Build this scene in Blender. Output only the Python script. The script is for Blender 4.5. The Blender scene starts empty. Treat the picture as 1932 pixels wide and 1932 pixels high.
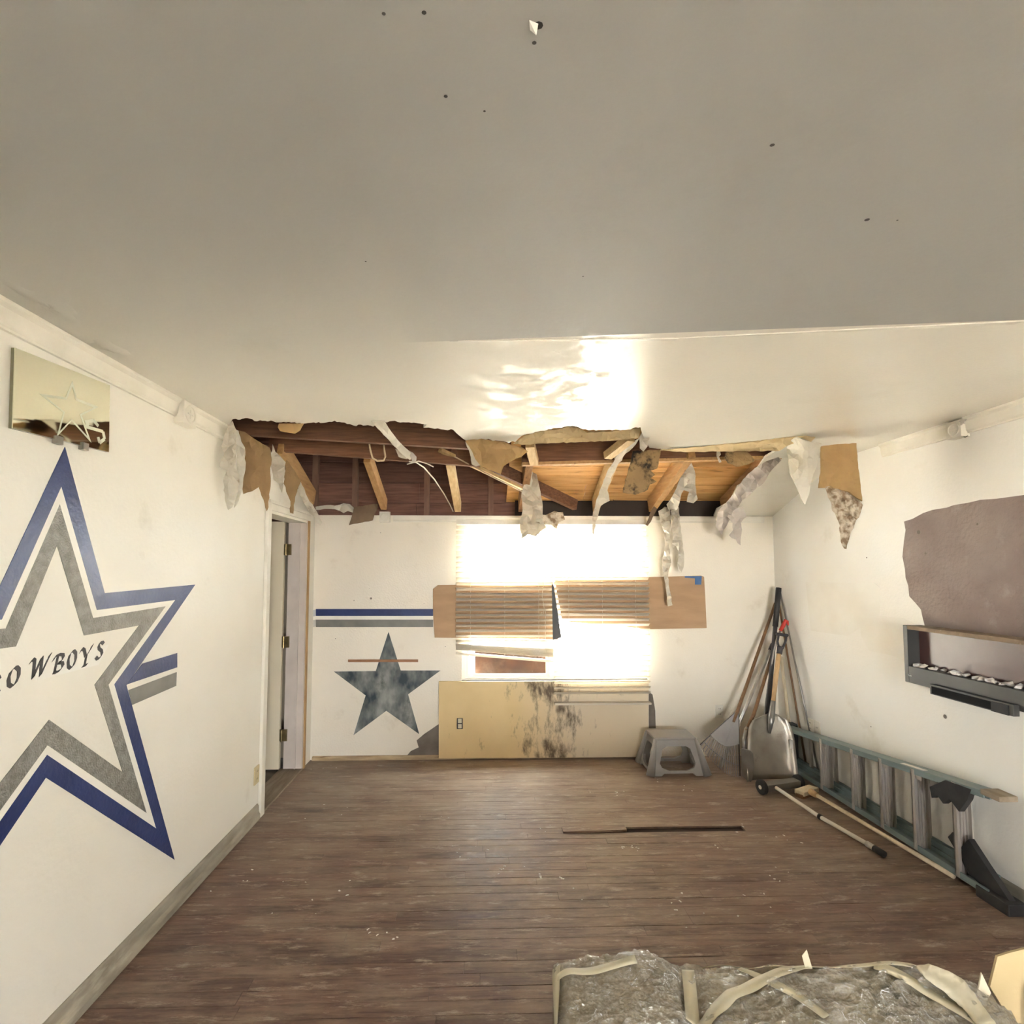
import bpy, bmesh, math, random
from mathutils import Vector, Matrix, noise
from mathutils.geometry import delaunay_2d_cdt

SC = bpy.context.scene
COL = SC.collection
random.seed(7)

# ------------------------------------------------------------------ camera
W = 1932.0
F = 966.0
CAM_H = 1.6
PITCH, YAW = math.radians(3.3), math.radians(1.6)
CX, CY = 939.03, 1022.30
fwd = Vector((math.sin(YAW) * math.cos(PITCH), math.cos(YAW) * math.cos(PITCH), math.sin(PITCH)))
rgt = Vector((math.cos(YAW), -math.sin(YAW), 0))
upv = rgt.cross(fwd)
cam = bpy.data.cameras.new('camera')
camo = bpy.data.objects.new('camera', cam)
COL.objects.link(camo)
cam.sensor_width = 36.0
cam.lens = 36.0 * F / W
cam.shift_x = (W / 2 - CX) / W
cam.shift_y = (CY - W / 2) / W
cam.clip_start = 0.05
m3 = Matrix((rgt, upv, -fwd)).transposed()
camo.matrix_world = Matrix.Translation((0, 0, CAM_H)) @ m3.to_4x4()
SC.camera = camo

# ------------------------------------------------------------------ daylight
world = bpy.data.worlds.new('daylight')
SC.world = world
world.use_nodes = True
bg = world.node_tree.nodes['Background']
bg.inputs[0].default_value = (0.93, 0.97, 1.0, 1)
bg.inputs[1].default_value = 46.0
sun = bpy.data.lights.new('sun', 'SUN')
sun.energy = 120.0
sun.angle = math.radians(1.0)
sun.color = (1.0, 0.90, 0.74)
suno = bpy.data.objects.new('sun', sun)
COL.objects.link(suno)
suno.rotation_euler = Vector((0.75, 0.12, -1.0)).to_track_quat('-Z', 'Y').to_euler()

def portal(loc, direction, sx, sy):
    l = bpy.data.lights.new('window_portal', 'AREA')
    l.shape = 'RECTANGLE'
    l.size, l.size_y = sx, sy
    l.cycles.is_portal = True
    o = bpy.data.objects.new('window_portal', l)
    COL.objects.link(o)
    o.location = loc
    o.rotation_euler = Vector(direction).to_track_quat('-Z', 'Z').to_euler()

vs = SC.view_settings
vs.view_transform = 'Standard'
vs.look = 'None'
vs.exposure = 0.22
vs.gamma = 1.0
vs.use_curve_mapping = False
SC.cycles.use_denoising = True
SC.cycles.use_light_tree = False
SC.cycles.max_bounces = 6
SC.cycles.diffuse_bounces = 4
SC.cycles.glossy_bounces = 4
SC.cycles.adaptive_threshold = 0.2
SC.cycles.use_adaptive_sampling = True
SC.cycles.adaptive_min_samples = 20
SC.cycles.transparent_max_bounces = 10
SC.cycles.sample_clamp_indirect = 20.0

# ------------------------------------------------------------------ room numbers (metres)
XL, XR, D = -1.467, 2.585, 4.488
YF = -2.0
ZC = 2.42
ZB = 2.09
YK = 3.60
SL = (ZC - ZB) / (D - YK)

def zslope(y):
    return ZC - (y - YK) * SL

def ray(u, v):
    return fwd * F + rgt * (u - CX) - upv * (v - CY)

def PX(u, v, x=XL):
    r = ray(u, v)
    return r * (x / r.x) + Vector((0, 0, CAM_H))

def PY(u, v, y=D):
    r = ray(u, v)
    return r * (y / r.y) + Vector((0, 0, CAM_H))

def PZ(u, v, z=0.0):
    r = ray(u, v)
    return r * ((z - CAM_H) / r.z) + Vector((0, 0, CAM_H))

def PSL(u, v, off=0.0):
    # point on the sloping ceiling plane z = ZC + off - (y-YK)*SL
    r = ray(u, v)
    t = (ZC + off + YK * SL - CAM_H) / (r.z + SL * r.y)
    return r * t + Vector((0, 0, CAM_H))

# ------------------------------------------------------------------ mesh helpers
def parent_to(o, p):
    if p is None:
        return o
    o.parent = p
    if p.type == 'EMPTY':
        o.matrix_parent_inverse = Matrix.Translation(-Vector(p.location))
    return o

def mesh_obj(name, me, mat=None, parent=None, smooth=False):
    if mat is not None:
        me.materials.append(mat)
    if smooth:
        for p in me.polygons:
            p.use_smooth = True
    o = bpy.data.objects.new(name, me)
    COL.objects.link(o)
    return parent_to(o, parent)

def tag(o, label=None, cat=None, group=None, kind=None):
    if label: o['label'] = label
    if cat: o['category'] = cat
    if group: o['group'] = group
    if kind: o['kind'] = kind
    return o

def empty(name, loc, label=None, cat=None, group=None, kind=None):
    o = bpy.data.objects.new(name, None)
    COL.objects.link(o)
    o.location = loc
    o.empty_display_size = 0.05
    return tag(o, label, cat, group, kind)

class MB:
    def __init__(self):
        self.v, self.f = [], []
    def add(self, vs, fs):
        n = len(self.v)
        self.v += [tuple(p) for p in vs]
        self.f += [tuple(i + n for i in q) for q in fs]
        return self
    def box(self, a, b):
        x0, y0, z0 = a; x1, y1, z1 = b
        return self.add([(x0, y0, z0), (x1, y0, z0), (x1, y1, z0), (x0, y1, z0), (x0, y0, z1), (x1, y0, z1), (x1, y1, z1), (x0, y1, z1)],
                        [(0, 3, 2, 1), (4, 5, 6, 7), (0, 1, 5, 4), (1, 2, 6, 5), (2, 3, 7, 6), (3, 0, 4, 7)])
    def bar(self, p, q, w, h, up=(0, 0, 1), anchor=0.0):
        # rectangular bar p->q; w across, h along up; anchor 0 centre, 1 = p,q is the lower face
        p, q = Vector(p), Vector(q)
        d = (q - p).normalized()
        u = Vector(up)
        s = d.cross(u).normalized()
        u = s.cross(d).normalized()
        o = u * (h / 2 * anchor)
        vs = []
        for c in (p, q):
            for a, b in ((-1, -1), (1, -1), (1, 1), (-1, 1)):
                vs.append(c + o + s * (a * w / 2) + u * (b * h / 2))
        return self.add(vs, [(0, 1, 2, 3), (7, 6, 5, 4), (0, 4, 5, 1), (1, 5, 6, 2), (2, 6, 7, 3), (3, 7, 4, 0)])
    def tube(self, pts, r, seg=8, cap=True):
        pts = [Vector(p) for p in pts]
        n = len(pts)
        rs = r if isinstance(r, (list, tuple)) else [r] * n
        base = len(self.v)
        prev = None
        for i, p in enumerate(pts):
            d = (pts[min(i + 1, n - 1)] - pts[max(i - 1, 0)]).normalized()
            if prev is None:
                a = Vector((0, 0, 1)) if abs(d.z) < .9 else Vector((1, 0, 0))
                s = d.cross(a).normalized()
            else:
                s = (prev - d * prev.dot(d)).normalized()
            prev = s
            t = d.cross(s)
            for k in range(seg):
                an = 2 * math.pi * k / seg
                self.v.append(tuple(p + (s * math.cos(an) + t * math.sin(an)) * rs[i]))
        for i in range(n - 1):
            for k in range(seg):
                k2 = (k + 1) % seg
                self.f.append((base + i * seg + k, base + i * seg + k2, base + (i + 1) * seg + k2, base + (i + 1) * seg + k))
        if cap:
            self.f.append(tuple(base + k for k in reversed(range(seg))))
            self.f.append(tuple(base + (n - 1) * seg + k for k in range(seg)))
        return self
    def prism(self, poly, vec):
        n = len(poly)
        vec = Vector(vec)
        a = [Vector(p) for p in poly]
        return self.add(a + [p + vec for p in a],
                        [tuple(reversed(range(n))), tuple(range(n, 2 * n))] + [(i, (i + 1) % n, n + (i + 1) % n, n + i) for i in range(n)])
    def build(self, name, mat=None, parent=None, smooth=False, bevel=0.0, fix=True):
        me = bpy.data.meshes.new(name)
        me.from_pydata(self.v, [], self.f)
        bm = bmesh.new()
        bm.from_mesh(me)
        if fix:
            bmesh.ops.recalc_face_normals(bm, faces=bm.faces)
        if bevel > 0:
            es = [e for e in bm.edges if e.is_manifold and e.calc_face_angle(0) > 0.6]
            bmesh.ops.bevel(bm, geom=es, offset=bevel, segments=2, affect='EDGES', profile=0.6)
        bm.to_mesh(me)
        bm.free()
        o = mesh_obj(name, me, mat, parent, smooth)
        return o

def pt_in(poly, x, y):
    c = False
    n = len(poly)
    for i in range(n):
        x1, y1 = poly[i][0], poly[i][1]
        x2, y2 = poly[i - 1][0], poly[i - 1][1]
        if (y1 > y) != (y2 > y) and x < (x2 - x1) * (y - y1) / (y2 - y1) + x1:
            c = not c
    return c

def sheet(name, pts, mat, thick=0.003, crump=0.0, step=9, jag=1.2, seed=1, parent=None, mfreq=14.0, smooth=False):
    """a torn hanging sheet: outline points (u, v, depth); every point gets its own distance, the sheet its thickness"""
    rnd = random.Random(seed)
    out = []
    n = len(pts)
    for i in range(n):
        a, b = pts[i], pts[(i + 1) % n]
        L = math.hypot(b[0] - a[0], b[1] - a[1])
        k = max(1, int(L / 7)) if jag > 0 else 1
        for j in range(k):
            t = j / k
            p = [a[q] + (b[q] - a[q]) * t for q in range(3)]
            if j:
                p[0] += rnd.uniform(-jag, jag)
                p[1] += rnd.uniform(-jag, jag)
            out.append(p)
    us = [p[0] for p in out]; vs_ = [p[1] for p in out]
    inner = []
    u = min(us) + step / 2
    while u < max(us):
        v = min(vs_) + step / 2
        while v < max(vs_):
            q = (u + rnd.uniform(-.25, .25) * step, v + rnd.uniform(-.25, .25) * step)
            if pt_in(out, *q) and min((q[0] - p[0]) ** 2 + (q[1] - p[1]) ** 2 for p in out) > (step * .45) ** 2:
                inner.append(q)
            v += step
        u += step
    allp = [(p[0], p[1]) for p in out] + inner
    N = len(out)
    res = delaunay_2d_cdt([Vector(p) for p in allp], [], [list(range(N))], 1, 1e-4)
    verts2, faces = res[0], res[2]
    off = Vector((seed * 3.1, seed * 1.7, seed * .9))
    V = []
    for p in verts2:
        ws = d = 0.0
        for q in out:
            w = 1.0 / ((p[0] - q[0]) ** 2 + (p[1] - q[1]) ** 2 + .3) ** 1.5
            ws += w; d += w * q[2]
        y = d / ws
        P = PY(p[0], p[1], y)
        if crump:
            nz = noise.noise(P * mfreq + off) + .7 * (abs(noise.noise(P * mfreq * 2.3 + off)) - .2)
            P = PY(p[0], p[1], y + 1.5 * crump * nz)
        V.append(P)
    me = bpy.data.meshes.new(name)
    me.from_pydata([tuple(p) for p in V], [], [tuple(f) for f in faces])
    bm = bmesh.new(); bm.from_mesh(me)
    bmesh.ops.recalc_face_normals(bm, faces=bm.faces)
    if bm.faces and sum(f.normal.y for f in bm.faces) > 0:
        bmesh.ops.reverse_faces(bm, faces=bm.faces)
    bmesh.ops.solidify(bm, geom=bm.faces[:], thickness=thick)
    bm.to_mesh(me); bm.free()
    return mesh_obj(name, me, mat, parent, smooth)

# ------------------------------------------------------------------ materials
MATS = {}
def mat(name, c1, c2=None, scale=6.0, rough=.6, metal=0.0, bump=0.0, bscale=60.0, detail=3.0, stretch=None, spec=.5,
        lo=.35, hi=.65, c3=None, s3=2.0, lo3=.5, hi3=.65, coord='Object', trans=0.0, coat=0.0, sss=0.0, rnd=0.0, alpha=1.0):
    m = bpy.data.materials.new(name)
    m.use_nodes = True
    nt = m.node_tree
    N, L = nt.nodes, nt.links
    b = N['Principled BSDF']
    b.inputs['Roughness'].default_value = rough
    b.inputs['Metallic'].default_value = metal
    b.inputs['Specular IOR Level'].default_value = spec
    b.inputs['Coat Weight'].default_value = coat
    b.inputs['Transmission Weight'].default_value = trans
    b.inputs['Alpha'].default_value = alpha
    if coord == 'World':
        src = N.new('ShaderNodeNewGeometry').outputs['Position']
    else:
        src = N.new('ShaderNodeTexCoord').outputs[coord]
    mp = N.new('ShaderNodeMapping')
    L.new(src, mp.inputs[0])
    if stretch: mp.inputs['Scale'].default_value = stretch
    vec = mp.outputs[0]
    col = None
    def rgb(c):
        return (c[0], c[1], c[2], 1)
    if c2 is not None:
        nz = N.new('ShaderNodeTexNoise'); nz.inputs['Scale'].default_value = scale; nz.inputs['Detail'].default_value = detail
        L.new(vec, nz.inputs['Vector'])
        rp = N.new('ShaderNodeValToRGB')
        rp.color_ramp.elements[0].position = lo; rp.color_ramp.elements[0].color = rgb(c1)
        rp.color_ramp.elements[1].position = hi; rp.color_ramp.elements[1].color = rgb(c2)
        L.new(nz.outputs[0], rp.inputs[0])
        col = rp.outputs[0]
    if c3 is not None:
        nz = N.new('ShaderNodeTexNoise'); nz.inputs['Scale'].default_value = s3; nz.inputs['Detail'].default_value = 5
        nz.inputs['Roughness'].default_value = .65
        L.new(vec, nz.inputs['Vector'])
        mr = N.new('ShaderNodeMapRange'); mr.inputs[1].default_value = lo3; mr.inputs[2].default_value = hi3
        L.new(nz.outputs[0], mr.inputs[0])
        mx = N.new('ShaderNodeMix'); mx.data_type = 'RGBA'
        L.new(mr.outputs[0], mx.inputs[0])
        if col is not None: L.new(col, mx.inputs[6])
        else: mx.inputs[6].default_value = rgb(c1)
        mx.inputs[7].default_value = rgb(c3)
        col = mx.outputs[2]
    if rnd:
        oi = N.new('ShaderNodeObjectInfo')
        mr = N.new('ShaderNodeMapRange'); mr.inputs[3].default_value = 1 - rnd; mr.inputs[4].default_value = 1 + rnd
        L.new(oi.outputs['Random'], mr.inputs[0])
        hs = N.new('ShaderNodeHueSaturation')
        L.new(mr.outputs[0], hs.inputs['Value'])
        if col is not None: L.new(col, hs.inputs['Color'])
        else: hs.inputs['Color'].default_value = rgb(c1)
        col = hs.outputs[0]
    if col is not None: L.new(col, b.inputs['Base Color'])
    else: b.inputs['Base Color'].default_value = rgb(c1)
    if bump:
        nz = N.new('ShaderNodeTexNoise'); nz.inputs['Scale'].default_value = bscale; nz.inputs['Detail'].default_value = 2
        L.new(vec, nz.inputs['Vector'])
        bp = N.new('ShaderNodeBump'); bp.inputs['Strength'].default_value = bump; bp.inputs['Distance'].default_value = .01
        L.new(nz.outputs[0], bp.inputs['Height'])
        L.new(bp.outputs[0], b.inputs['Normal'])
    MATS[name] = m
    return m

WALL = (.83, .80, .72)
mat('wall_paint', WALL, (.75, .71, .61), 1.3, rough=.5, bump=.12, bscale=45, lo=.35, hi=.8, c3=(.62, .57, .47), s3=2.6, lo3=.62, hi3=.82, coord='World')
mat('wall_paint_back', (.86, .80, .69), (.80, .73, .61), 1.6, rough=.45, bump=.25, bscale=70, lo=.35, hi=.8, c3=(.64, .56, .44), s3=3.2, lo3=.62, hi3=.85, coord='World')
mat('wall_paint_right', (.86, .84, .79), (.81, .785, .72), 1.3, rough=.5, bump=.12, bscale=60, lo=.35, hi=.8, c3=(.66, .62, .53), s3=2.2, lo3=.6, hi3=.82, coord='World')
mat('patch_white', (.84, .82, .76), (.80, .77, .70), 5, rough=.6)
mat('trim_white', (.80, .76, .67), (.72, .68, .58), 6, rough=.4, bump=.08, bscale=40)
mat('blue_paint', (.013, .026, .115), (.022, .040, .15), 7, rough=.35, bump=.15, bscale=60)
mat('blue_fade', (.42, .44, .52), (.52, .52, .54), 9, rough=.5)
mat('grey_fade', (.45, .43, .40), (.55, .52, .47), 9, rough=.5)
mat('silver_paint', (.20, .195, .17), (.30, .29, .26), 30, rough=.34, metal=.35, bump=.5, bscale=140)
mat('grey_paint', (.17, .165, .15), (.22, .215, .19), 8, rough=.4)
mat('stripe_white', (.84, .81, .73), rough=.5)
mat('star_mottled', (.014, .030, .042), (.30, .31, .285), 5.5, rough=.45, lo=.36, hi=.66, stretch=(1.7, 1, 1.0), c3=(.10, .11, .10), s3=9, lo3=.5, hi3=.7)
mat('letter_ink', (.03, .025, .025), rough=.5)
mat('ink_black', (.015, .015, .015), rough=.4)
mat('plaster_mauve', (.24, .185, .165), (.30, .24, .215), 4, rough=.9, bump=.5, bscale=50, c3=(.40, .34, .30), s3=5, lo3=.6, hi3=.85, coord='World')
mat('backing_grey', (.15, .125, .10), (.22, .19, .16), 7, rough=.9, bump=.3, bscale=40)
mat('paper_white', (.74, .70, .60), (.62, .57, .47), 9, rough=.75, bump=.25, bscale=60, c3=(.30, .21, .12), s3=8, lo3=.58, hi3=.74)
mat('paper_grey', (.62, .57, .52), (.50, .44, .39), 8, rough=.7, bump=.25, bscale=60, c3=(.24, .17, .12), s3=9, lo3=.58, hi3=.72)
mat('ceiling_flap', (.70, .66, .56), (.64, .60, .50), 5, rough=.6, bump=.1, bscale=60)
mat('paper_brown', (.36, .235, .11), (.30, .19, .09), 8, rough=.85, bump=.2, bscale=50)
mat('paper_tan', (.50, .33, .14), (.42, .27, .115), 8, rough=.85, bump=.2, bscale=50, c3=(.25, .14, .05), s3=5, lo3=.62, hi3=.8)
mat('paper_yellow', (.70, .55, .31), (.62, .47, .25), 8, rough=.85, bump=.3, bscale=40, c3=(.20, .11, .04), s3=16, lo3=.66, hi3=.74)
mat('paper_dark', (.17, .115, .07), (.22, .15, .09), 9, rough=.9, bump=.2)
mat('paper_mold', (.33, .22, .10), (.26, .17, .08), 8, rough=.9, bump=.3, c3=(.025, .018, .012), s3=9, lo3=.50, hi3=.62)
mat('gypsum_crumb', (.62, .54, .42), (.30, .21, .13), 22, rough=.95, bump=.9, bscale=90, lo=.42, hi=.6)
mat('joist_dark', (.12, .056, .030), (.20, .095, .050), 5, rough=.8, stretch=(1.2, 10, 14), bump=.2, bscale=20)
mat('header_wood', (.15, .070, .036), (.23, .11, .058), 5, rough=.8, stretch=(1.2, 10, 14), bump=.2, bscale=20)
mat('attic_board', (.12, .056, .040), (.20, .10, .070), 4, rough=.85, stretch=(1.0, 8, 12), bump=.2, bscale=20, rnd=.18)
mat('rafter_wood', (.52, .31, .13), (.42, .235, .09), 5, rough=.7, stretch=(9, 1.5, 9), bump=.15, bscale=20, c3=(.18, .09, .04), s3=4, lo3=.64, hi3=.72)
mat('rafter_pale', (.66, .48, .24), (.55, .37, .17), 6, rough=.7, stretch=(9, 1.5, 5), bump=.15, bscale=20)
mat('rafter_old', (.30, .15, .06), (.42, .23, .10), 5, rough=.8, stretch=(9, 1.5, 9), bump=.2, bscale=20, c3=(.06, .03, .02), s3=4, lo3=.6, hi3=.75)
mat('deck_board', (.74, .44, .17), (.62, .33, .10), 3.5, rough=.7, stretch=(1.0, 9, 9), bump=.2, bscale=20, c3=(.16, .065, .022), s3=3.5, lo3=.6, hi3=.74, rnd=.12)
mat('stud_dark', (.19, .105, .075), (.24, .14, .095), 5, rough=.85, stretch=(9, 9, 1.4))
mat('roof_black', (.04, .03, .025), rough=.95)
mat('wire_sheath', (.66, .52, .33), (.58, .44, .27), 9, rough=.5)
mat('wood_stain', (.28, .12, .05), (.36, .17, .075), 12, rough=.5, stretch=(1, 8, 8))
mat('door_cream', (.84, .74, .56), (.79, .69, .51), 2.0, rough=.45, bump=.05)
mat('jamb_pink', (.70, .62, .56), (.63, .55, .49), 5, rough=.5, bump=.15, bscale=40)
mat('brass', (.30, .22, .10), (.20, .15, .07), 25, rough=.4, metal=.85)
mat('raw_wood', (.50, .32, .15), (.42, .25, .11), 8, rough=.75, stretch=(8, 8, 1), bump=.15)
mat('base_dirty', (.36, .32, .25), (.25, .22, .165), 9, rough=.6, stretch=(1, .6, 2), bump=.2, c3=(.55, .50, .40), s3=3, lo3=.6, hi3=.75)
mat('base_wood', (.55, .42, .26), (.40, .29, .17), 9, rough=.7, stretch=(.7, 4, 6), bump=.25, c3=(.16, .10, .06), s3=6, lo3=.58, hi3=.7)
mat('slat_white', (.78, .73, .64), (.72, .66, .56), 4, rough=.45, stretch=(1, 5, 5))
mat('cardboard', (.47, .31, .18), (.41, .265, .15), 6, rough=.85, bump=.15, bscale=30, stretch=(.6, 1, 2.5))
mat('cardboard_pale', (.56, .44, .25), (.50, .39, .21), 5, rough=.8, bump=.1)
mat('dark_edge', (.10, .105, .11), rough=.8)
mat('tape_blue', (.055, .14, .33), (.07, .17, .38), 20, rough=.6)
mat('cord_white', (.72, .66, .54), rough=.6)
mat('window_white', (.78, .74, .66), rough=.4)
mat('window_grey', (.40, .40, .39), rough=.5)
mat('stained_board', (.045, .014, .006), (.09, .032, .010), 6, rough=.45, c3=(.16, .10, .06), s3=5, lo3=.55, hi3=.72)
mat('plate_white', (.78, .74, .65), rough=.35)
mat('plate_almond', (.62, .52, .32), (.56, .46, .27), 9, rough=.4)
mat('socket_dark', (.04, .035, .03), rough=.5)
mat('stool_plastic', (.33, .31, .295), (.29, .275, .26), 8, rough=.42, bump=.05)
mat('rake_plastic', (.33, .32, .325), (.28, .27, .275), 8, rough=.5)
mat('rake_dark', (.055, .045, .045), rough=.5)
mat('scoop_metal', (.47, .43, .37), (.33, .29, .24), 5, rough=.38, metal=.75, bump=.15, bscale=18, c3=(.20, .16, .12), s3=6, lo3=.62, hi3=.8)
mat('steel_grey', (.32, .30, .28), (.25, .23, .21), 10, rough=.35, metal=.7)
mat('handle_brown', (.22, .115, .05), (.16, .08, .035), 12, rough=.6, stretch=(6, 6, 1))
mat('handle_tan', (.58, .38, .19), (.50, .31, .15), 12, rough=.55, stretch=(6, 6, 1))
mat('handle_pale', (.66, .56, .40), (.58, .48, .33), 12, rough=.6, stretch=(6, 6, 1))
mat('pole_black', (.035, .03, .035), (.055, .05, .05), 15, rough=.45)
mat('pole_alu', (.62, .60, .57), (.50, .48, .45), 15, rough=.28, metal=.8)
mat('red_grip', (.55, .035, .02), rough=.45)
mat('rubber_black', (.016, .015, .016), (.03, .028, .028), 12, rough=.6)
mat('fibreglass', (.15, .195, .19), (.20, .25, .245), 7, rough=.45, stretch=(3, .6, 3), bump=.1, c3=(.30, .34, .32), s3=5, lo3=.62, hi3=.8)
mat('ladder_alu', (.52, .48, .44), (.42, .385, .35), 9, rough=.42, metal=.45, stretch=(3, 3, .7))
mat('label_white', (.78, .76, .70), rough=.5)
mat('fire_frame', (.045, .044, .042), (.06, .058, .055), 5, rough=.45)
mat('fire_dark', (.010, .009, .010), rough=.85, spec=.2)
mat('fire_dust', (.30, .22, .15), (.20, .145, .10), 14, rough=.85, c3=(.42, .34, .26), s3=20, lo3=.6, hi3=.7)
mat('fire_glass', (.10, .05, .045), (.07, .03, .028), 3, rough=.3, spec=.5)
mat('crystal', (.78, .74, .70), rough=.15, spec=.8)
mat('tape_cream', (.66, .60, .44), (.60, .54, .38), 14, rough=.5)
mat('furniture_core', (.58, .45, .26), (.38, .29, .175), 5, rough=.8, c3=(.20, .16, .115), s3=4, lo3=.5, hi3=.64)
mat('paper_cream', (.72, .66, .50), (.66, .60, .44), 6, rough=.7)
mat('crumb_white', (.80, .77, .70), rough=.9)
mat('subfloor', (.045, .026, .018), rough=.95)
mat('concrete', (.62, .58, .52), (.54, .50, .45), 1.5, rough=.9)
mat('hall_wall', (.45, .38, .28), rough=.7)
mat('threshold_wood', (.24, .18, .12), (.34, .27, .19), 8, rough=.7, stretch=(5, .7, 5))
mat('mirror_edge', (.16, .15, .09), rough=.3)
mat('rosette', (.74, .70, .61), rough=.45)
mat('hook_metal', (.25, .23, .20), rough=.4, metal=.8)

def special_materials():
    # ceiling: matte near the camera, glossier paint on the far panel beyond the seam
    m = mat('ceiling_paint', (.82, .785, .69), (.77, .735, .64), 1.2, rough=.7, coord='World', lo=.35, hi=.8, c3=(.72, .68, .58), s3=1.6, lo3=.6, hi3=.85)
    nt = m.node_tree; N, L = nt.nodes, nt.links
    b = N['Principled BSDF']
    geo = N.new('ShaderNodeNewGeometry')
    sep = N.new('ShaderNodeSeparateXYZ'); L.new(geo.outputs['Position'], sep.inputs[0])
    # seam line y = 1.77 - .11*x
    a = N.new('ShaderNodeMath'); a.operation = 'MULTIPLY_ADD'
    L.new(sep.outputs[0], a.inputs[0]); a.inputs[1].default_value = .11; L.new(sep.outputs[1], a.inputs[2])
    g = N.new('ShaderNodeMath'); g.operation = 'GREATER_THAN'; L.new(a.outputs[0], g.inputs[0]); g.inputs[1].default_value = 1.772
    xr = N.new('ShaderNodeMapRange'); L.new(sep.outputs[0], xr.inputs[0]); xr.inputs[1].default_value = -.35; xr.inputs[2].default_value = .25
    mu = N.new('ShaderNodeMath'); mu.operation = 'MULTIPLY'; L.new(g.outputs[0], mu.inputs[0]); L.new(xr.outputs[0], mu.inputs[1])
    # near boards' greyer coat, with light falloff painted in; feathered on the door side
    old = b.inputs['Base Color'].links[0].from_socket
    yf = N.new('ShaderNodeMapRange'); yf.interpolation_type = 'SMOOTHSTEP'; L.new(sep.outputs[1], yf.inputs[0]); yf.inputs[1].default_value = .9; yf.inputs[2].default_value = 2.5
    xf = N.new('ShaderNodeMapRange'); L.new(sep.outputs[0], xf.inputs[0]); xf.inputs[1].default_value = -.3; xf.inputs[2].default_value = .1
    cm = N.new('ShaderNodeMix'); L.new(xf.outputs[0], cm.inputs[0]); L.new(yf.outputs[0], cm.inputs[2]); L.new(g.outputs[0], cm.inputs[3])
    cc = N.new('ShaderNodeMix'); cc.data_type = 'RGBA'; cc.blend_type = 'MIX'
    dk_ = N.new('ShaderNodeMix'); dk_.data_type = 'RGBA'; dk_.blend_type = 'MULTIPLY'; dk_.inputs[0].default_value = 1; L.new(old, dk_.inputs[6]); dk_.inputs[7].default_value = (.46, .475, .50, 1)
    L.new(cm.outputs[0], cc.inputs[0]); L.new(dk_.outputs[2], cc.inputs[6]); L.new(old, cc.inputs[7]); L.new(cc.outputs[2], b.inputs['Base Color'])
    # patchy gloss where the skim coat has worn
    nz = N.new('ShaderNodeTexNoise'); nz.inputs['Scale'].default_value = 9; nz.inputs['Detail'].default_value = 8; nz.inputs['Roughness'].default_value = .7
    L.new(geo.outputs['Position'], nz.inputs['Vector'])
    pr = N.new('ShaderNodeMapRange'); pr.inputs[1].default_value = .50; pr.inputs[2].default_value = .58; pr.inputs[3].default_value = .0; pr.inputs[4].default_value = 1
    px2 = N.new('ShaderNodeMapRange'); L.new(sep.outputs[0], px2.inputs[0]); px2.inputs[1].default_value = .35; px2.inputs[2].default_value = .75; px2.inputs[4].default_value = .35
    pa = N.new('ShaderNodeMath'); L.new(nz.outputs[0], pa.inputs[0]); L.new(px2.outputs[0], pa.inputs[1])
    L.new(pa.outputs[0], pr.inputs[0])
    mu2 = N.new('ShaderNodeMath'); mu2.operation = 'MULTIPLY'; L.new(mu.outputs[0], mu2.inputs[0]); L.new(pr.outputs[0], mu2.inputs[1])
    rr = N.new('ShaderNodeMapRange'); L.new(mu2.outputs[0], rr.inputs[0]); rr.inputs[3].default_value = .62; rr.inputs[4].default_value = .27
    L.new(rr.outputs[0], b.inputs['Roughness'])
    bn = N.new('ShaderNodeTexNoise'); bn.inputs['Scale'].default_value = 55; bn.inputs['Detail'].default_value = 2
    L.new(geo.outputs['Position'], bn.inputs['Vector'])
    b2 = N.new('ShaderNodeTexNoise'); b2.inputs['Scale'].default_value = 3.0; b2.inputs['Detail'].default_value = 1
    L.new(geo.outputs['Position'], b2.inputs['Vector'])
    ad = N.new('ShaderNodeMath'); ad.operation = 'MULTIPLY_ADD'; L.new(b2.outputs[0], ad.inputs[0]); ad.inputs[1].default_value = 4.0; L.new(bn.outputs[0], ad.inputs[2])
    bp = N.new('ShaderNodeBump'); bp.inputs['Strength'].default_value = .10; bp.inputs['Distance'].default_value = .006
    L.new(ad.outputs[0], bp.inputs['Height']); L.new(bp.outputs[0], b.inputs['Normal'])

    # worn strip flooring
    m = bpy.data.materials.new('floor_wood'); m.use_nodes = True; MATS['floor_wood'] = m
    nt = m.node_tree; N, L = nt.nodes, nt.links; b = N['Principled BSDF']
    geo = N.new('ShaderNodeNewGeometry'); oi = N.new('ShaderNodeObjectInfo')
    ad = N.new('ShaderNodeVectorMath'); ad.operation = 'MULTIPLY_ADD'
    cmb = N.new('ShaderNodeCombineXYZ'); L.new(oi.outputs['Random'], cmb.inputs[0]); L.new(oi.outputs['Random'], cmb.inputs[2])
    L.new(cmb.outputs[0], ad.inputs[0]); ad.inputs[1].default_value = (17, 0, 9); L.new(geo.outputs['Position'], ad.inputs[2])
    mp = N.new('ShaderNodeMapping'); mp.inputs['Scale'].default_value = (2.2, 26, 5); L.new(ad.outputs[0], mp.inputs[0])
    n1 = N.new('ShaderNodeTexNoise'); n1.inputs['Scale'].default_value = 2.4; n1.inputs['Detail'].default_value = 5; n1.inputs['Roughness'].default_value = .65
    L.new(mp.outputs[0], n1.inputs['Vector'])
    r1 = N.new('ShaderNodeValToRGB')
    e = r1.color_ramp.elements
    e[0].position = .28; e[0].color = (.075, .036, .026, 1)
    e[1].position = .74; e[1].color = (.235, .145, .105, 1)
    L.new(n1.outputs[0], r1.inputs[0])
    hs = N.new('ShaderNodeHueSaturation')
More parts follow.
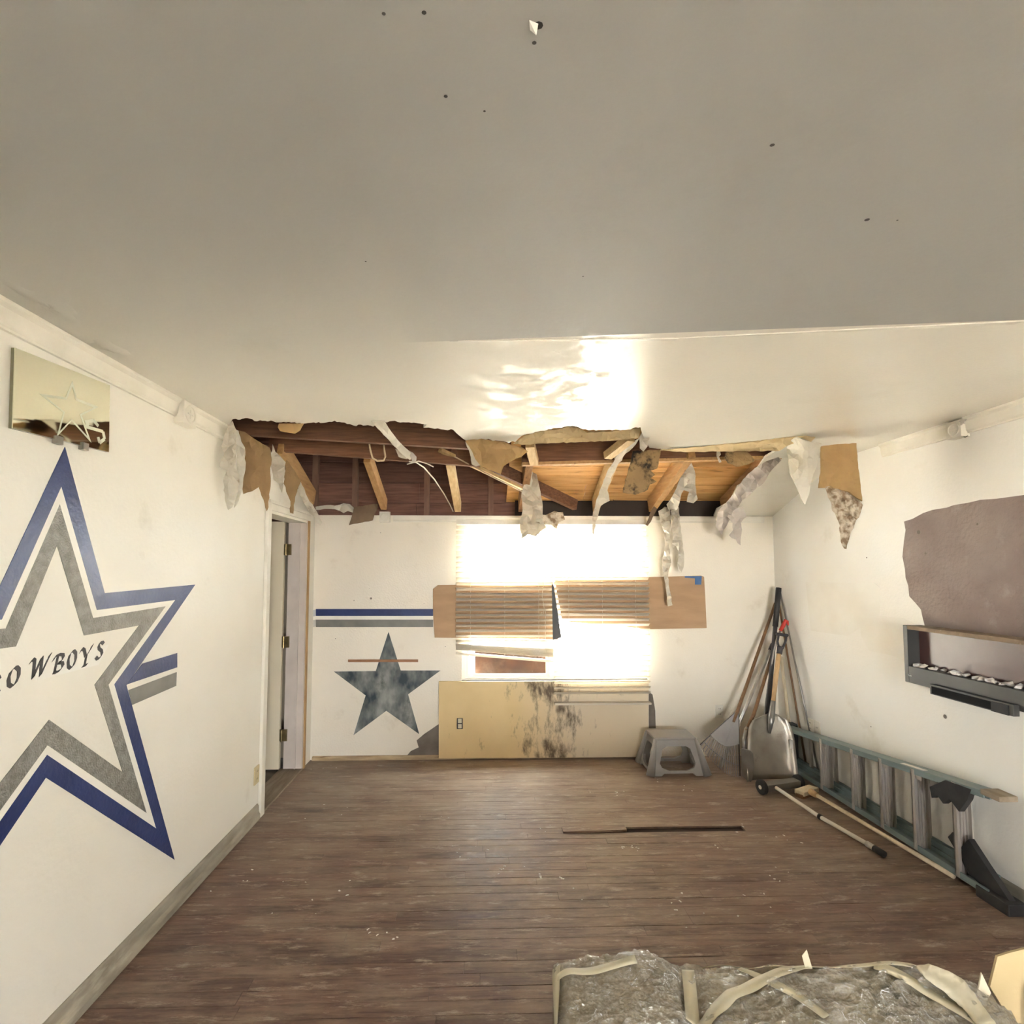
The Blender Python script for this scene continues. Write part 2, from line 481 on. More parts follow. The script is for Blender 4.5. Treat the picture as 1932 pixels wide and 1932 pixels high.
    mr = N.new('ShaderNodeMapRange'); mr.inputs[3].default_value = .78; mr.inputs[4].default_value = 1.22
    L.new(oi.outputs['Random'], mr.inputs[0]); L.new(mr.outputs[0], hs.inputs['Value']); L.new(r1.outputs[0], hs.inputs['Color'])
    # dry grey-tan wear, strongest towards the broken end of the room
    mw = N.new('ShaderNodeMapping'); mw.inputs['Scale'].default_value = (1.0, 3.6, 1); L.new(geo.outputs['Position'], mw.inputs[0])
    n2 = N.new('ShaderNodeTexNoise'); n2.inputs['Scale'].default_value = 2.2; n2.inputs['Detail'].default_value = 6; n2.inputs['Roughness'].default_value = .72
    L.new(mw.outputs[0], n2.inputs['Vector'])
    sp = N.new('ShaderNodeSeparateXYZ'); L.new(geo.outputs['Position'], sp.inputs[0])
    wy = N.new('ShaderNodeMapRange'); L.new(sp.outputs[1], wy.inputs[0]); wy.inputs[1].default_value = 1.6; wy.inputs[2].default_value = 4.0; wy.inputs[3].default_value = -.13; wy.inputs[4].default_value = .08
    aa = N.new('ShaderNodeMath'); L.new(n2.outputs[0], aa.inputs[0]); L.new(wy.outputs[0], aa.inputs[1])
    w2 = N.new('ShaderNodeMapRange'); L.new(aa.outputs[0], w2.inputs[0]); w2.inputs[1].default_value = .36; w2.inputs[2].default_value = .66
    w2.inputs[4].default_value = .85
    mx = N.new('ShaderNodeMix'); mx.data_type = 'RGBA'
    L.new(w2.outputs[0], mx.inputs[0]); L.new(hs.outputs[0], mx.inputs[6]); mx.inputs[7].default_value = (.37, .285, .21, 1)
    # old reddish varnish left in broad patches
    n4 = N.new('ShaderNodeTexNoise'); n4.inputs['Scale'].default_value = .9; n4.inputs['Detail'].default_value = 3; n4.inputs['Roughness'].default_value = .6
    L.new(geo.outputs['Position'], n4.inputs['Vector'])
    w4 = N.new('ShaderNodeMapRange'); L.new(n4.outputs[0], w4.inputs[0]); w4.inputs[1].default_value = .48; w4.inputs[2].default_value = .68; w4.inputs[4].default_value = .5
    m4 = N.new('ShaderNodeMix'); m4.data_type = 'RGBA'; L.new(w4.outputs[0], m4.inputs[0]); L.new(mx.outputs[2], m4.inputs[6]); m4.inputs[7].default_value = (.150, .070, .052, 1)
    mx = m4
    # pale scuffs
    mz = N.new('ShaderNodeMapping'); mz.inputs['Scale'].default_value = (1.6, 7, 1); L.new(geo.outputs['Position'], mz.inputs[0])
    n3 = N.new('ShaderNodeTexNoise'); n3.inputs['Scale'].default_value = 3.4; n3.inputs['Detail'].default_value = 7; n3.inputs['Roughness'].default_value = .78
    L.new(mz.outputs[0], n3.inputs['Vector'])
    w3 = N.new('ShaderNodeMapRange'); L.new(n3.outputs[0], w3.inputs[0]); w3.inputs[1].default_value = .545; w3.inputs[2].default_value = .68; w3.inputs[4].default_value = .7
    m2 = N.new('ShaderNodeMix'); m2.data_type = 'RGBA'
    L.new(w3.outputs[0], m2.inputs[0]); L.new(mx.outputs[2], m2.inputs[6]); m2.inputs[7].default_value = (.52, .44, .34, 1)
    L.new(m2.outputs[2], b.inputs['Base Color'])
    rr = N.new('ShaderNodeMapRange'); L.new(n2.outputs[0], rr.inputs[0]); rr.inputs[1].default_value = .3; rr.inputs[2].default_value = .7; rr.inputs[3].default_value = .36; rr.inputs[4].default_value = .62
    L.new(rr.outputs[0], b.inputs['Roughness'])
    bp = N.new('ShaderNodeBump'); bp.inputs['Strength'].default_value = .25; bp.inputs['Distance'].default_value = .004
    L.new(n1.outputs[0], bp.inputs['Height']); L.new(bp.outputs[0], b.inputs['Normal'])

    # window glass: clear with a weak reflection
    m = bpy.data.materials.new('window_glass'); m.use_nodes = True; MATS['window_glass'] = m
    nt = m.node_tree; N, L = nt.nodes, nt.links; N.remove(N['Principled BSDF'])
    tr = N.new('ShaderNodeBsdfTransparent'); tr.inputs[0].default_value = (.93, .94, .92, 1)
    gl = N.new('ShaderNodeBsdfGlossy'); gl.inputs['Roughness'].default_value = .03
    ms = N.new('ShaderNodeMixShader'); ms.inputs[0].default_value = .06
    L.new(tr.outputs[0], ms.inputs[1]); L.new(gl.outputs[0], ms.inputs[2]); L.new(ms.outputs[0], N['Material Output'].inputs[0])

    # slats let some daylight through
    m = MATS['slat_white']; nt = m.node_tree; N, L = nt.nodes, nt.links
    t = N.new('ShaderNodeBsdfTranslucent'); t.inputs[0].default_value = (.80, .70, .55, 1)
    ms = N.new('ShaderNodeMixShader'); ms.inputs[0].default_value = .35
    L.new(N['Principled BSDF'].outputs[0], ms.inputs[1]); L.new(t.outputs[0], ms.inputs[2]); L.new(ms.outputs[0], N['Material Output'].inputs[0])

    # paper lets a little light through
    for nm in ('paper_white', 'paper_tan', 'paper_yellow'):
        m = MATS[nm]; nt = m.node_tree; N, L = nt.nodes, nt.links
        t = N.new('ShaderNodeBsdfTranslucent'); t.inputs[0].default_value = (.75, .60, .40, 1)
        ms = N.new('ShaderNodeMixShader'); ms.inputs[0].default_value = .15
        L.new(N['Principled BSDF'].outputs[0], ms.inputs[1]); L.new(t.outputs[0], ms.inputs[2]); L.new(ms.outputs[0], N['Material Output'].inputs[0])

    # mirror with an old, slightly wavy silvering
    m = mat('mirror_glass', (.80, .78, .62), rough=.04, metal=1.0)
    nt = m.node_tree; N, L = nt.nodes, nt.links; b = N['Principled BSDF']
    tc = N.new('ShaderNodeTexCoord'); nz = N.new('ShaderNodeTexNoise'); nz.inputs['Scale'].default_value = 4; nz.inputs['Detail'].default_value = 1
    mp = N.new('ShaderNodeMapping'); mp.inputs['Scale'].default_value = (1, .8, 1.6); L.new(tc.outputs['Object'], mp.inputs[0]); L.new(mp.outputs[0], nz.inputs['Vector'])
    bp = N.new('ShaderNodeBump'); bp.inputs['Strength'].default_value = .12; bp.inputs['Distance'].default_value = .02
    L.new(nz.outputs[0], bp.inputs['Height']); L.new(bp.outputs[0], b.inputs['Normal'])
    mat('mirror_etch', (.66, .66, .52), rough=.45, metal=.3)

    # cling wrap: clear glossy film
    m = bpy.data.materials.new('plastic_wrap'); m.use_nodes = True; MATS['plastic_wrap'] = m
    nt = m.node_tree; N, L = nt.nodes, nt.links; N.remove(N['Principled BSDF'])
    tr = N.new('ShaderNodeBsdfTransparent'); tr.inputs[0].default_value = (.92, .90, .85, 1)
    df = N.new('ShaderNodeBsdfDiffuse'); df.inputs[0].default_value = (.74, .67, .52, 1)
    gl = N.new('ShaderNodeBsdfGlossy'); gl.inputs['Roughness'].default_value = .07
    tc = N.new('ShaderNodeTexCoord'); mp = N.new('ShaderNodeMapping'); mp.inputs['Rotation'].default_value = (0, 0, .5); mp.inputs['Scale'].default_value = (4, 14, 6)
    L.new(tc.outputs['Object'], mp.inputs[0])
    nz = N.new('ShaderNodeTexNoise'); nz.inputs['Scale'].default_value = 3.2; nz.inputs['Detail'].default_value = 7; nz.inputs['Roughness'].default_value = .6; nz.inputs['Distortion'].default_value = 1.2
    L.new(mp.outputs[0], nz.inputs['Vector'])
    bp = N.new('ShaderNodeBump'); bp.inputs['Strength'].default_value = 1.0; bp.inputs['Distance'].default_value = .045
    L.new(nz.outputs[0], bp.inputs['Height']); L.new(bp.outputs[0], gl.inputs['Normal'])
    m1 = N.new('ShaderNodeMixShader'); m1.inputs[0].default_value = .16
    m2 = N.new('ShaderNodeMixShader'); m2.inputs[0].default_value = .5
    L.new(tr.outputs[0], m1.inputs[1]); L.new(df.outputs[0], m1.inputs[2])
    L.new(m1.outputs[0], m2.inputs[1]); L.new(gl.outputs[0], m2.inputs[2]); L.new(m2.outputs[0], N['Material Output'].inputs[0])

    # leaning wallboard: yellowed paper, black mould running down its middle
    m = mat('wallboard_mold', (.80, .62, .34), (.75, .57, .30), 4, rough=.8, coord='World')
    nt = m.node_tree; N, L = nt.nodes, nt.links; b = N['Principled BSDF']
    base = b.inputs['Base Color'].links[0].from_socket
    geo = N.new('ShaderNodeNewGeometry'); sp = N.new('ShaderNodeSeparateXYZ'); L.new(geo.outputs['Position'], sp.inputs[0])
    # greyer, washed half on the window side
    gx = N.new('ShaderNodeMapRange'); L.new(sp.outputs[0], gx.inputs[0]); gx.inputs[1].default_value = .25; gx.inputs[2].default_value = .75
    mx = N.new('ShaderNodeMix'); mx.data_type = 'RGBA'; L.new(gx.outputs[0], mx.inputs[0]); L.new(base, mx.inputs[6]); mx.inputs[7].default_value = (.72, .61, .45, 1)
    mp = N.new('ShaderNodeMapping'); mp.inputs['Scale'].default_value = (5, 1, 2.0); L.new(geo.outputs['Position'], mp.inputs[0])
    nz = N.new('ShaderNodeTexNoise'); nz.inputs['Scale'].default_value = 2.2; nz.inputs['Detail'].default_value = 10; nz.inputs['Roughness'].default_value = .68
    L.new(mp.outputs[0], nz.inputs['Vector'])
    dx = N.new('ShaderNodeMath'); dx.operation = 'SUBTRACT'; L.new(sp.outputs[0], dx.inputs[0]); dx.inputs[1].default_value = .56
    ab = N.new('ShaderNodeMath'); ab.operation = 'ABSOLUTE'; L.new(dx.outputs[0], ab.inputs[0])
    mk = N.new('ShaderNodeMapRange'); L.new(ab.outputs[0], mk.inputs[0]); mk.inputs[1].default_value = 0; mk.inputs[2].default_value = .55; mk.inputs[3].default_value = .10; mk.inputs[4].default_value = -.10
    sm = N.new('ShaderNodeMath'); L.new(nz.outputs[0], sm.inputs[0]); L.new(mk.outputs[0], sm.inputs[1])
    th = N.new('ShaderNodeMapRange'); L.new(sm.outputs[0], th.inputs[0]); th.inputs[1].default_value = .54; th.inputs[2].default_value = .70; th.inputs[4].default_value = .9
    m2 = N.new('ShaderNodeMix'); m2.data_type = 'RGBA'; L.new(th.outputs[0], m2.inputs[0]); L.new(mx.outputs[2], m2.inputs[6]); m2.inputs[7].default_value = (.085, .055, .035, 1)
    L.new(m2.outputs[2], b.inputs['Base Color'])
special_materials()
M = MATS

# ================================================================== STRUCTURE
# ground outside
g = MB().box((-25, -25, -.55), (25, 25, -.45)).build('ground_outside', M['concrete'])
tag(g, 'pale concrete ground outside the house', None, kind='structure')

# floor: dark subfloor with strip boards as parts
floor = MB().box((XL - .17, YF, -.06), (XR + .12, D + .14, -.014)).build('floor', M['subfloor'])
tag(floor, 'worn narrow brown strip-wood floor littered with white dust', kind='structure')
RW = .0635
def make_floor():
    me = MB().add([(-.5, -.5, -.012), (.5, -.5, -.012), (.5, .5, -.012), (-.5, .5, -.012),
                   (-.5, -.5, -.0006), (.5, -.5, -.0006), (.5, .5, -.0006), (-.5, .5, -.0006),
                   (-.4988, -.482, 0), (.4988, -.482, 0), (.4988, .482, 0), (-.4988, .482, 0)],
                  [(0, 3, 2, 1), (0, 1, 5, 4), (1, 2, 6, 5), (2, 3, 7, 6), (3, 0, 4, 7), (4, 5, 9, 8), (5, 6, 10, 9), (6, 7, 11, 10), (7, 4, 8, 11), (8, 9, 10, 11)])
    o = me.build('floorboard', M['floor_wood'], floor)
    data = o.data
    bpy.data.objects.remove(o)
    rnd = random.Random(3)
    y = D - RW / 2
    gap = PZ(1290, 1565)
    grow = None
    r = 0
    while y > 1.38:
        x = XL - rnd.uniform(0, .5)
        if grow is None and y < gap.y + RW / 2:
            grow = r
        while x < XR:
            L = rnd.uniform(.62, 1.45)
            a, b_ = max(x, XL), min(x + L, XR)
            x += L
            if b_ - a < .02:
                continue
            segs = [(a, b_)]
            if grow == r:
                ga, gb = PZ(1180, 1565).x, PZ(1400, 1560).x
                segs = []
                if a < ga: segs.append((a, min(b_, ga)))
                if b_ > gb: segs.append((max(a, gb), b_))
            for (p, q) in segs:
                if q - p < .02: continue
                ob = bpy.data.objects.new('floorboard', data)
                COL.objects.link(ob)
                ob.parent = floor
                ob.location = ((p + q) / 2, y, rnd.uniform(-.0008, .0006))
                ob.scale = (q - p - .0008, RW - rnd.uniform(.0005, .0014), 1)
                if grow == r and q < PZ(1185, 1565).x + .01 and q > PZ(1170, 1565).x - .05:
                    Lb = q - p
                    ob.location.z += .014
                    ob.rotation_euler.y = -.018
        y -= RW
        r += 1
    # the boards nearer than the camera's view, one surface
    mb = MB()
    yy = y + RW / 2
    while yy > YF + RW:
        mb.box((XL, yy - RW + .002, -.012), (XR, yy, 0))
        yy -= RW
    o = mb.build('floorboards', M['floor_wood'], floor)
    o['kind'] = 'stuff'
make_floor()

# left wall with the doorway
DY0, DY1, DZ = 3.515, 4.30, 2.03
WT = .15
mb = MB()
def wall_l(poly):
    mb.prism([(XL, y, z) for y, z in poly], (-WT, 0, 0))
wall_l([(YF, 0), (DY0, 0), (DY0, ZC + .02), (YF, ZC + .02)])
wall_l([(DY0, DZ), (DY1, DZ), (DY1, zslope(DY1)), (YK, ZC), (DY0, ZC)])
wall_l([(DY1, 0), (D + .14, 0), (D + .14, zslope(D + .14)), (DY1, zslope(DY1))])
wall_left = tag(mb.build('wall_left', M['wall_paint']), 'cream painted wall with a big blue and silver star outline', kind='structure')

# back wall with window opening
WX0, WX1 = PY(872, 1100).x, PY(1220, 1100).x
WXM = PY(1043, 1100).x
WZ0, WZ1 = PY(1000, 1284).z, PY(1000, 990).z
mb = MB()
BT = .14
mb.box((XL - WT, D, 0), (WX0, D + BT, ZB + .0))
mb.box((WX1, D, 0), (XR + .12, D + BT, ZB + .0))
mb.box((WX0, D, 0), (WX1, D + BT, WZ0))
mb.box((WX0, D, WZ1), (WX1, D + BT, ZB))
wall_back = tag(mb.build('wall_back', M['wall_paint_back']), 'stained cream wall with two windows and a painted star', kind='structure')

# right wall
mb = MB()
mb.prism([(XR, y, z) for y, z in [(YF, 0), (D + .14, 0), (D + .14, zslope(D + .14)), (YK, ZC), (YK, ZC + .02), (YF, ZC + .02)]], (.12, 0, 0))
wall_right = tag(mb.build('wall_right', M['wall_paint_right']), 'off-white wall with a torn mauve plaster patch', kind='structure')

# wall behind the camera with a wide doorway that lets daylight in
FX0, FX1, FZ1 = .45, 1.5, 1.9
mb = MB()
mb.box((XL - WT, YF - .12, 0), (FX0, YF, ZC)); mb.box((FX1, YF - .12, 0), (XR + .12, YF, ZC)); mb.box((FX0, YF - .12, FZ1), (FX1, YF, ZC))
tag(mb.build('wall_front', M['hall_wall']), 'brown wall with a wide open doorway', kind='structure')  # unseen wall, toned brown to cut bounce onto the near ceiling
# added unseen roof outside that doorway, keeps the ground there in shade
mb = MB()
mb.box((-4.6, -8.2, 2.2), (6.2, YF - .15, 2.3))
for px_ in (-4.4, 6.0):
    mb.box((px_ - .07, -8.1, -.45), (px_ + .07, -7.96, 2.2))
tag(mb.build('roof_shade', M['concrete']), 'added unseen roof shading the ground outside the open doorway', kind='structure')
portal(((FX0 + FX1) / 2, YF - .06, FZ1 / 2), (0, 1, 0), FX1 - FX0, FZ1)
portal(((WX0 + WX1) / 2, D + .13, (WZ0 + WZ1) / 2), (0, -1, 0), WX1 - WX0, WZ1 - WZ0)

# ceiling with its torn far edge
edge_px = [(439, 791), (453, 792), (468, 789), (476, 791), (485, 795), (500, 794), (516, 795), (531, 797), (545, 796), (560, 799), (576, 799), (592, 797), (610, 798), (626, 796), (640, 796), (655, 800), (667, 803),
           (685, 803), (704, 805), (716, 800), (725, 796), (750, 796), (776, 798), (792, 799), (805, 801), (799, 807), (815, 808), (832, 810), (845, 812), (855, 811), (862, 818), (869, 824), (879, 831),
           (895, 829), (912, 828), (930, 832), (955, 834), (972, 834), (985, 822), (1010, 815), (1040, 810), (1080, 803), (1095, 808), (1110, 812), (1145, 811), (1180, 811), (1208, 806), (1214, 826), (1225, 845), (1250, 849), (1290, 848), (1330, 846), (1365, 848), (1400, 846), (1440, 848), (1466, 850)]
_r = random.Random(17)
ragged = []
for (ua, va), (ub, vb) in zip(edge_px, edge_px[1:]):
    n_ = max(1, int(abs(ub - ua) / 4.5))
    for k in range(n_):
        t = k / n_
        j = 0 if k == 0 else 1
        ragged.append((ua + (ub - ua) * t + j * _r.uniform(-1, 1), va + (vb - va) * t + j * _r.uniform(-2.2, 1.4)))
ragged.append(edge_px[-1])
pts = [Vector((XL, YF, ZC)), Vector((XL, 2.93, ZC))] + [PZ(u, v, ZC) for u, v in ragged]
pts += [Vector((2.03, YK, ZC)), Vector((XR, YK, ZC)), Vector((XR, YF, ZC))]
mb = MB().prism(pts, (0, 0, .016))
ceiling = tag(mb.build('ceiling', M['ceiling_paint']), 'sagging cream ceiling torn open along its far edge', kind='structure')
# sloping strip of ceiling left beside the right wall
sp = [Vector((2.03, YK, ZC))]
for i, y in enumerate([3.75, 3.88, 4.0, 4.12, 4.25, 4.37, D]):
    sp.append(Vector((2.05 + .03 * math.sin(i * 2.1), y, zslope(y))))
sp += [Vector((XR, D, ZB)), Vector((XR, YK, ZC))]
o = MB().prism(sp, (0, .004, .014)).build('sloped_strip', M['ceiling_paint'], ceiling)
# lip of the board seam that crosses the ceiling
a, b_ = PZ(848, 643, ZC), PZ(1280, 637, ZC)
c_, d_ = PZ(1932, 604, ZC), None
for p, q, w in ((a, b_, .010), (b_, c_, .012)):
    MB().add([p, q, q + Vector((0, w * 2.4, 0)), p + Vector((0, w * 1.2, 0)), p + Vector((0, 0, -.0022)), q + Vector((0, 0, -.0045))],
             [(0, 1, 5, 4), (4, 5, 2, 3), (0, 4, 3), (1, 2, 5), (0, 3, 2, 1)]).build('seam_lip', M['ceiling_paint'], ceiling)
# loose paint blisters by the left wall, small holes and a hook hole
def blister(u, v, rx, ry, h, seed):
    c = PZ(u, v, ZC)
    rnd = random.Random(seed)
    vs_, fs = [], []
    n = 14
    for ring in range(4):
        t = ring / 3
        for k in range(n):
            an = 2 * math.pi * k / n
            rr = 1 + .25 * math.sin(3 * an + seed) + .12 * rnd.uniform(-1, 1)
            vs_.append((c.x + rx * (1 - t) * rr * math.cos(an), c.y + ry * (1 - t) * rr * math.sin(an), ZC - h * math.sin(t * math.pi / 2) * (1 + .2 * math.sin(an * 2))))
    for ring in range(3):
        for k in range(n):
            fs.append((ring * n + k, ring * n + (k + 1) % n, (ring + 1) * n + (k + 1) % n, (ring + 1) * n + k))
    fs.append(tuple(3 * n + k for k in range(n)))
    return MB().add(vs_, fs).build('paint_blister', M['ceiling_paint'], ceiling, smooth=True)
blister(95, 575, .045, .12, .010, 2)
blister(205, 655, .05, .06, .012, 5)
for (u, v, r) in ((1016, 47, .006), (1636, 414, .005), (1457, 273, .004), (841, 181, .003), (800, 23, .003), (724, 25, .0025), (1693, 415, .002), (1100, 521, .002), (1008, 80, .003), (690, 493, .002), (914, 209, .002)):
    c = PZ(u, v, ZC)
    MB().add([(c.x + r * 1.2 * math.cos(t * .785), c.y + r * math.sin(t * .785), ZC - .0008) for t in range(8)], [tuple(range(8))]).build('nail_hole', M['socket_dark'], ceiling)
c = PZ(1008, 42, ZC)
MB().add([c + Vector((-.008, -.004, -.001)), c + Vector((.006, 0, -.002)), c + Vector((.004, .008, -.012)), c + Vector((-.006, .006, -.006))], [(0, 1, 2, 3)]).build('paint_flake', M['patch_white'], ceiling)

# crown mouldings with rosette blocks
def crown_profile(mb_, side, y0, y1):
    s = 1 if side == 'L' else -1
    x = XL if side == 'L' else XR
    prof = [(0, ZC), (.034, ZC), (.034, ZC - .012), (.022, ZC - .024), (.018, ZC - .070), (.012, ZC - .078), (.012, ZC - .086), (0, ZC - .086)]
    mb_.prism([(x + s * a, y0, z) for a, z in prof], (0, y1 - y0, 0))
def rosette(name, c, ax, parent, h=.055):
    # square block with a turned ring and a cross in it; ax = direction out of the wall
    ax = Vector(ax)
    t = Vector((0, 0, 1)).cross(ax)
    zv = Vector((0, 0, 1))
    m_ = MB()
    P = lambda a, b, o: c + t * a + zv * b + ax * o
    m_.add([P(-h, -h * 1.05, 0), P(h, -h * 1.05, 0), P(h, h * 1.05, 0), P(-h, h * 1.05, 0), P(-h * .95, -h, .045), P(h * .95, -h, .045), P(h * .95, h, .045), P(-h * .95, h, .045)],
           [(0, 3, 2, 1), (4, 5, 6, 7), (0, 1, 5, 4), (1, 2, 6, 5), (2, 3, 7, 6), (3, 0, 4, 7)])
    blk = m_.build(name, M['rosette'], parent)
    r_ = MB()
    ring = [P(math.cos(k * math.pi / 8) * h * .72, math.sin(k * math.pi / 8) * h * .72, .046) for k in range(17)]
    r_.tube(ring, h * .09, 6)
    r_.bar(P(-h * .4, 0, .047), P(h * .4, 0, .047), .006, .006, ax)
    r_.bar(P(0, -h * .4, .047), P(0, h * .4, .047), .006, .006, ax)
    r_.build('rosette_ring', M['rosette'], blk)
    return blk
mb = MB(); crown_profile(mb, 'L', YF, 2.44); crown_profile(mb, 'L', 2.53, 2.95)
trim1 = tag(mb.build('trim_1', M['trim_white']), 'cream crown moulding along the wall with the big star', kind='structure')
c = PX(337, 783, XL + .02)
rosette('rosette_block', Vector((XL, 2.485, ZC - .06)), (1, 0, 0), trim1)
mb = MB(); crown_profile(mb, 'R', YF, 2.62); crown_profile(mb, 'R', 2.70, 3.20)
trim2 = tag(mb.build('trim_2', M['trim_white']), 'cream crown moulding above the mauve plaster patch', kind='structure')
blk = rosette('rosette_block', Vector((XR, 2.66, ZC - .055)), (-1, 0, 0), trim2, .045)
def star_pts(c, R, r, ea, eb, rot=math.pi / 2):
    return [c + ea * (math.cos(rot + k * math.pi / 5) * (R if k % 2 == 0 else r)) + eb * (math.sin(rot + k * math.pi / 5) * (R if k % 2 == 0 else r)) for k in range(10)]
MB().prism(star_pts(PX(1818, 795, XR - .05), .022, .010, Vector((0, -1, 0)), Vector((0, 0, 1))), (-.008, 0, 0)).build('star_ornament', M['grey_fade'], trim2)
hk = MB().tube([PX(1817, 820, XR - .004), PX(1817, 823, XR - .015), PX(1821, 825, XR - .022), PX(1826, 822, XR - .02)], .0025, 6).build('wall_hook', M['hook_metal'], wall_right, smooth=True)
mb = MB()
x0, x1 = PY(742, 977, D).x, PY(1440, 977, D).x
mb.prism([(x0, D, 2.085), (x0, D - .022, 2.085), (x0, D - .020, 2.05), (x0, D - .012, 2.04), (x0, D - .012, 2.03), (x0, D, 2.03)], (x1 - x0, 0, 0))
trim3 = tag(mb.build('trim_3', M['trim_white']), 'cream moulding along the top of the window wall', kind='structure')
rosette('rosette_block', PY(727, 976, D) - Vector((0, 0, 0)), (0, -1, 0), trim3, .045)

# baseboards
mb = MB()
mb.prism([(XL, YF, 0), (XL + .022, YF, 0), (XL + .022, YF, .03), (XL + .013, YF, .045), (XL + .011, YF, .085), (XL + .004, YF, .095), (XL, YF, .095)], (0, 3.46 - YF, 0))
tag(mb.build('baseboard_left', M['base_dirty']), 'scuffed grey baseboard under the big star', kind='structure')
mb = MB()
xa, xb = XL + .02, PY(1225, 1430).x
mb.prism([(xa, D, 0), (xa, D - .022, 0), (xa, D - .022, .018), (xa, D - .012, .032), (xa, D, .034)], (xb - xa, 0, .004))
tag(mb.build('baseboard_back', M['base_wood']), 'thin splintered baseboard under the windows', kind='structure')
mb = MB()
mb.prism([(XR, YF, 0), (XR - .015, YF, 0), (XR - .015, YF, .07), (XR - .006, YF, .08), (XR, YF, .08)], (0, D - YF, 0))
tag(mb.build('baseboard_right', M['base_dirty']), 'low grey baseboard behind the ladder', kind='structure')

# ------------------------------------------------------------------ doorway
def doorway():
    d = empty('door_1', (XL - WT, DY1, 0), 'cream door standing open into the next room', kind='structure')
    # casing edge on the near side
    MB().box((XL, DY0 - .045, 0), (XL + .022, DY0 + .012, DZ + .055)).build('casing', M['trim_white'], d, bevel=.004)
    m_ = MB().box((XL, DY0 - .04, DZ - .01), (XL + .02, DY1 + .03, DZ + .035)); m_.box((XL, DY0 - .04, DZ + .035), (XL + .032, DY1 + .03, DZ + .058))
    m_.build('head_casing', M['trim_white'], d, bevel=.003)
    MB().box((XL - .01, DY1 + .0, 0), (XL + .012, DY1 + .035, DZ + .02)).build('raw_edge', M['raw_wood'], d)
    MB().box((XL - WT + .005, DY1 - .03, 0), (XL + .004, DY1, DZ)).build('jamb', M['jamb_pink'], d, bevel=.002)
    MB().box((XL - WT + .005, DY0, 0), (XL + .004, DY0 + .03, DZ)).build('jamb', M['trim_white'], d, bevel=.002)
    MB().box((XL - WT + .005, DY0 + .03, DZ - .03), (XL + .004, DY1 - .03, DZ)).build('head_jamb', M['trim_white'], d)
    MB().box((XL - .055, DY1 - .042, 0), (XL - .045, DY1 - .03, DZ - .03)).build('door_stop', M['jamb_pink'], d)
    MB().box((XL - WT - .02, DY0 + .02, -.014), (XL + .01, DY1 - .02, .012)).build('threshold', M['threshold_wood'], d, bevel=.004)
    leaf = MB().box((XL - WT - .80, DY1 - .048, .012), (XL - WT - .022, DY1 - .012, DZ - .02)).build('door_leaf', M['door_cream'], d, bevel=.003)
    for v in (1037, 1211, 1387):
        z = PY(546, v, DY1 - .04).z
        m_ = MB().box((XL - WT - .022, DY1 - .05, z - .045), (XL - WT + .035, DY1 - .033, z + .045))
        m_.tube([(XL - WT - .004, DY1 - .055, z - .048), (XL - WT - .004, DY1 - .055, z + .048)], .008, 8)
        m_.build('hinge', M['brass'], d)
doorway()
# the next room, seen only through the door gap
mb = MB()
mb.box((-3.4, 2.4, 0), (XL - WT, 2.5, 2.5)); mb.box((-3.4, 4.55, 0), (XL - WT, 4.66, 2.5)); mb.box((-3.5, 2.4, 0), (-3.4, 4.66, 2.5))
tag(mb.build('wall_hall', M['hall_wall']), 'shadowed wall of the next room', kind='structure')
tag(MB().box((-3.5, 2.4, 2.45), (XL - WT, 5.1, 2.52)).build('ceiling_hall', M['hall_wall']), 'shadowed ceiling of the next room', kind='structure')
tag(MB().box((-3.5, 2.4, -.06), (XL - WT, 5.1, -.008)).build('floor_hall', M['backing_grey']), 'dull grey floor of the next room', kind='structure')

# ------------------------------------------------------------------ windows
def window(n, x0, x1):
    w = empty('window_%d' % n, ((x0 + x1) / 2, D + .07, WZ0), 'white double-hung window flooded with daylight', kind='structure')
    y0, y1 = D + .03, D + .11
    f = .03
    m_ = MB().box((x0, y0, WZ0), (x0 + f, y1, WZ1)); m_.box((x1 - f, y0, WZ0), (x1, y1, WZ1)); m_.box((x0 + f, y0, WZ1 - f), (x1 - f, y1, WZ1)); m_.box((x0 + f, y0, WZ0), (x1 - f, y1, WZ0 + .02))
    m_.build('window_frame', M['window_white'], w)
    zm = PY(950, 1101, D + .06).z
    for (za, zb, ya, nm) in ((zm - .015, WZ1 - f, D + .075, 'upper_sash'), (WZ0 + .02, zm + .015, D + .045, 'lower_sash')):
        s = .028
        m_ = MB().box((x0 + f, ya, za), (x0 + f + s, ya + .025, zb)); m_.box((x1 - f - s, ya, za), (x1 - f, ya + .025, zb))
        m_.box((x0 + f + s, ya, za), (x1 - f - s, ya + .025, za + s)); m_.box((x0 + f + s, ya, zb - s), (x1 - f - s, ya + .025, zb))
        sa = m_.build(nm, M['window_white'], w)
        MB().box((x0 + f + s, ya + .010, za + s), (x1 - f - s, ya + .014, zb - s)).build('pane', M['window_glass'], sa)
    return w
window(1, WX0, WXM)
window(2, WXM, WX1)
tag(MB().box((WX0 - .01, D - .012, WZ0 - .02), (WX1 + .01, D + .05, WZ0)).build('windowsill', M['window_white']), 'thin white sill under both windows', kind='structure')

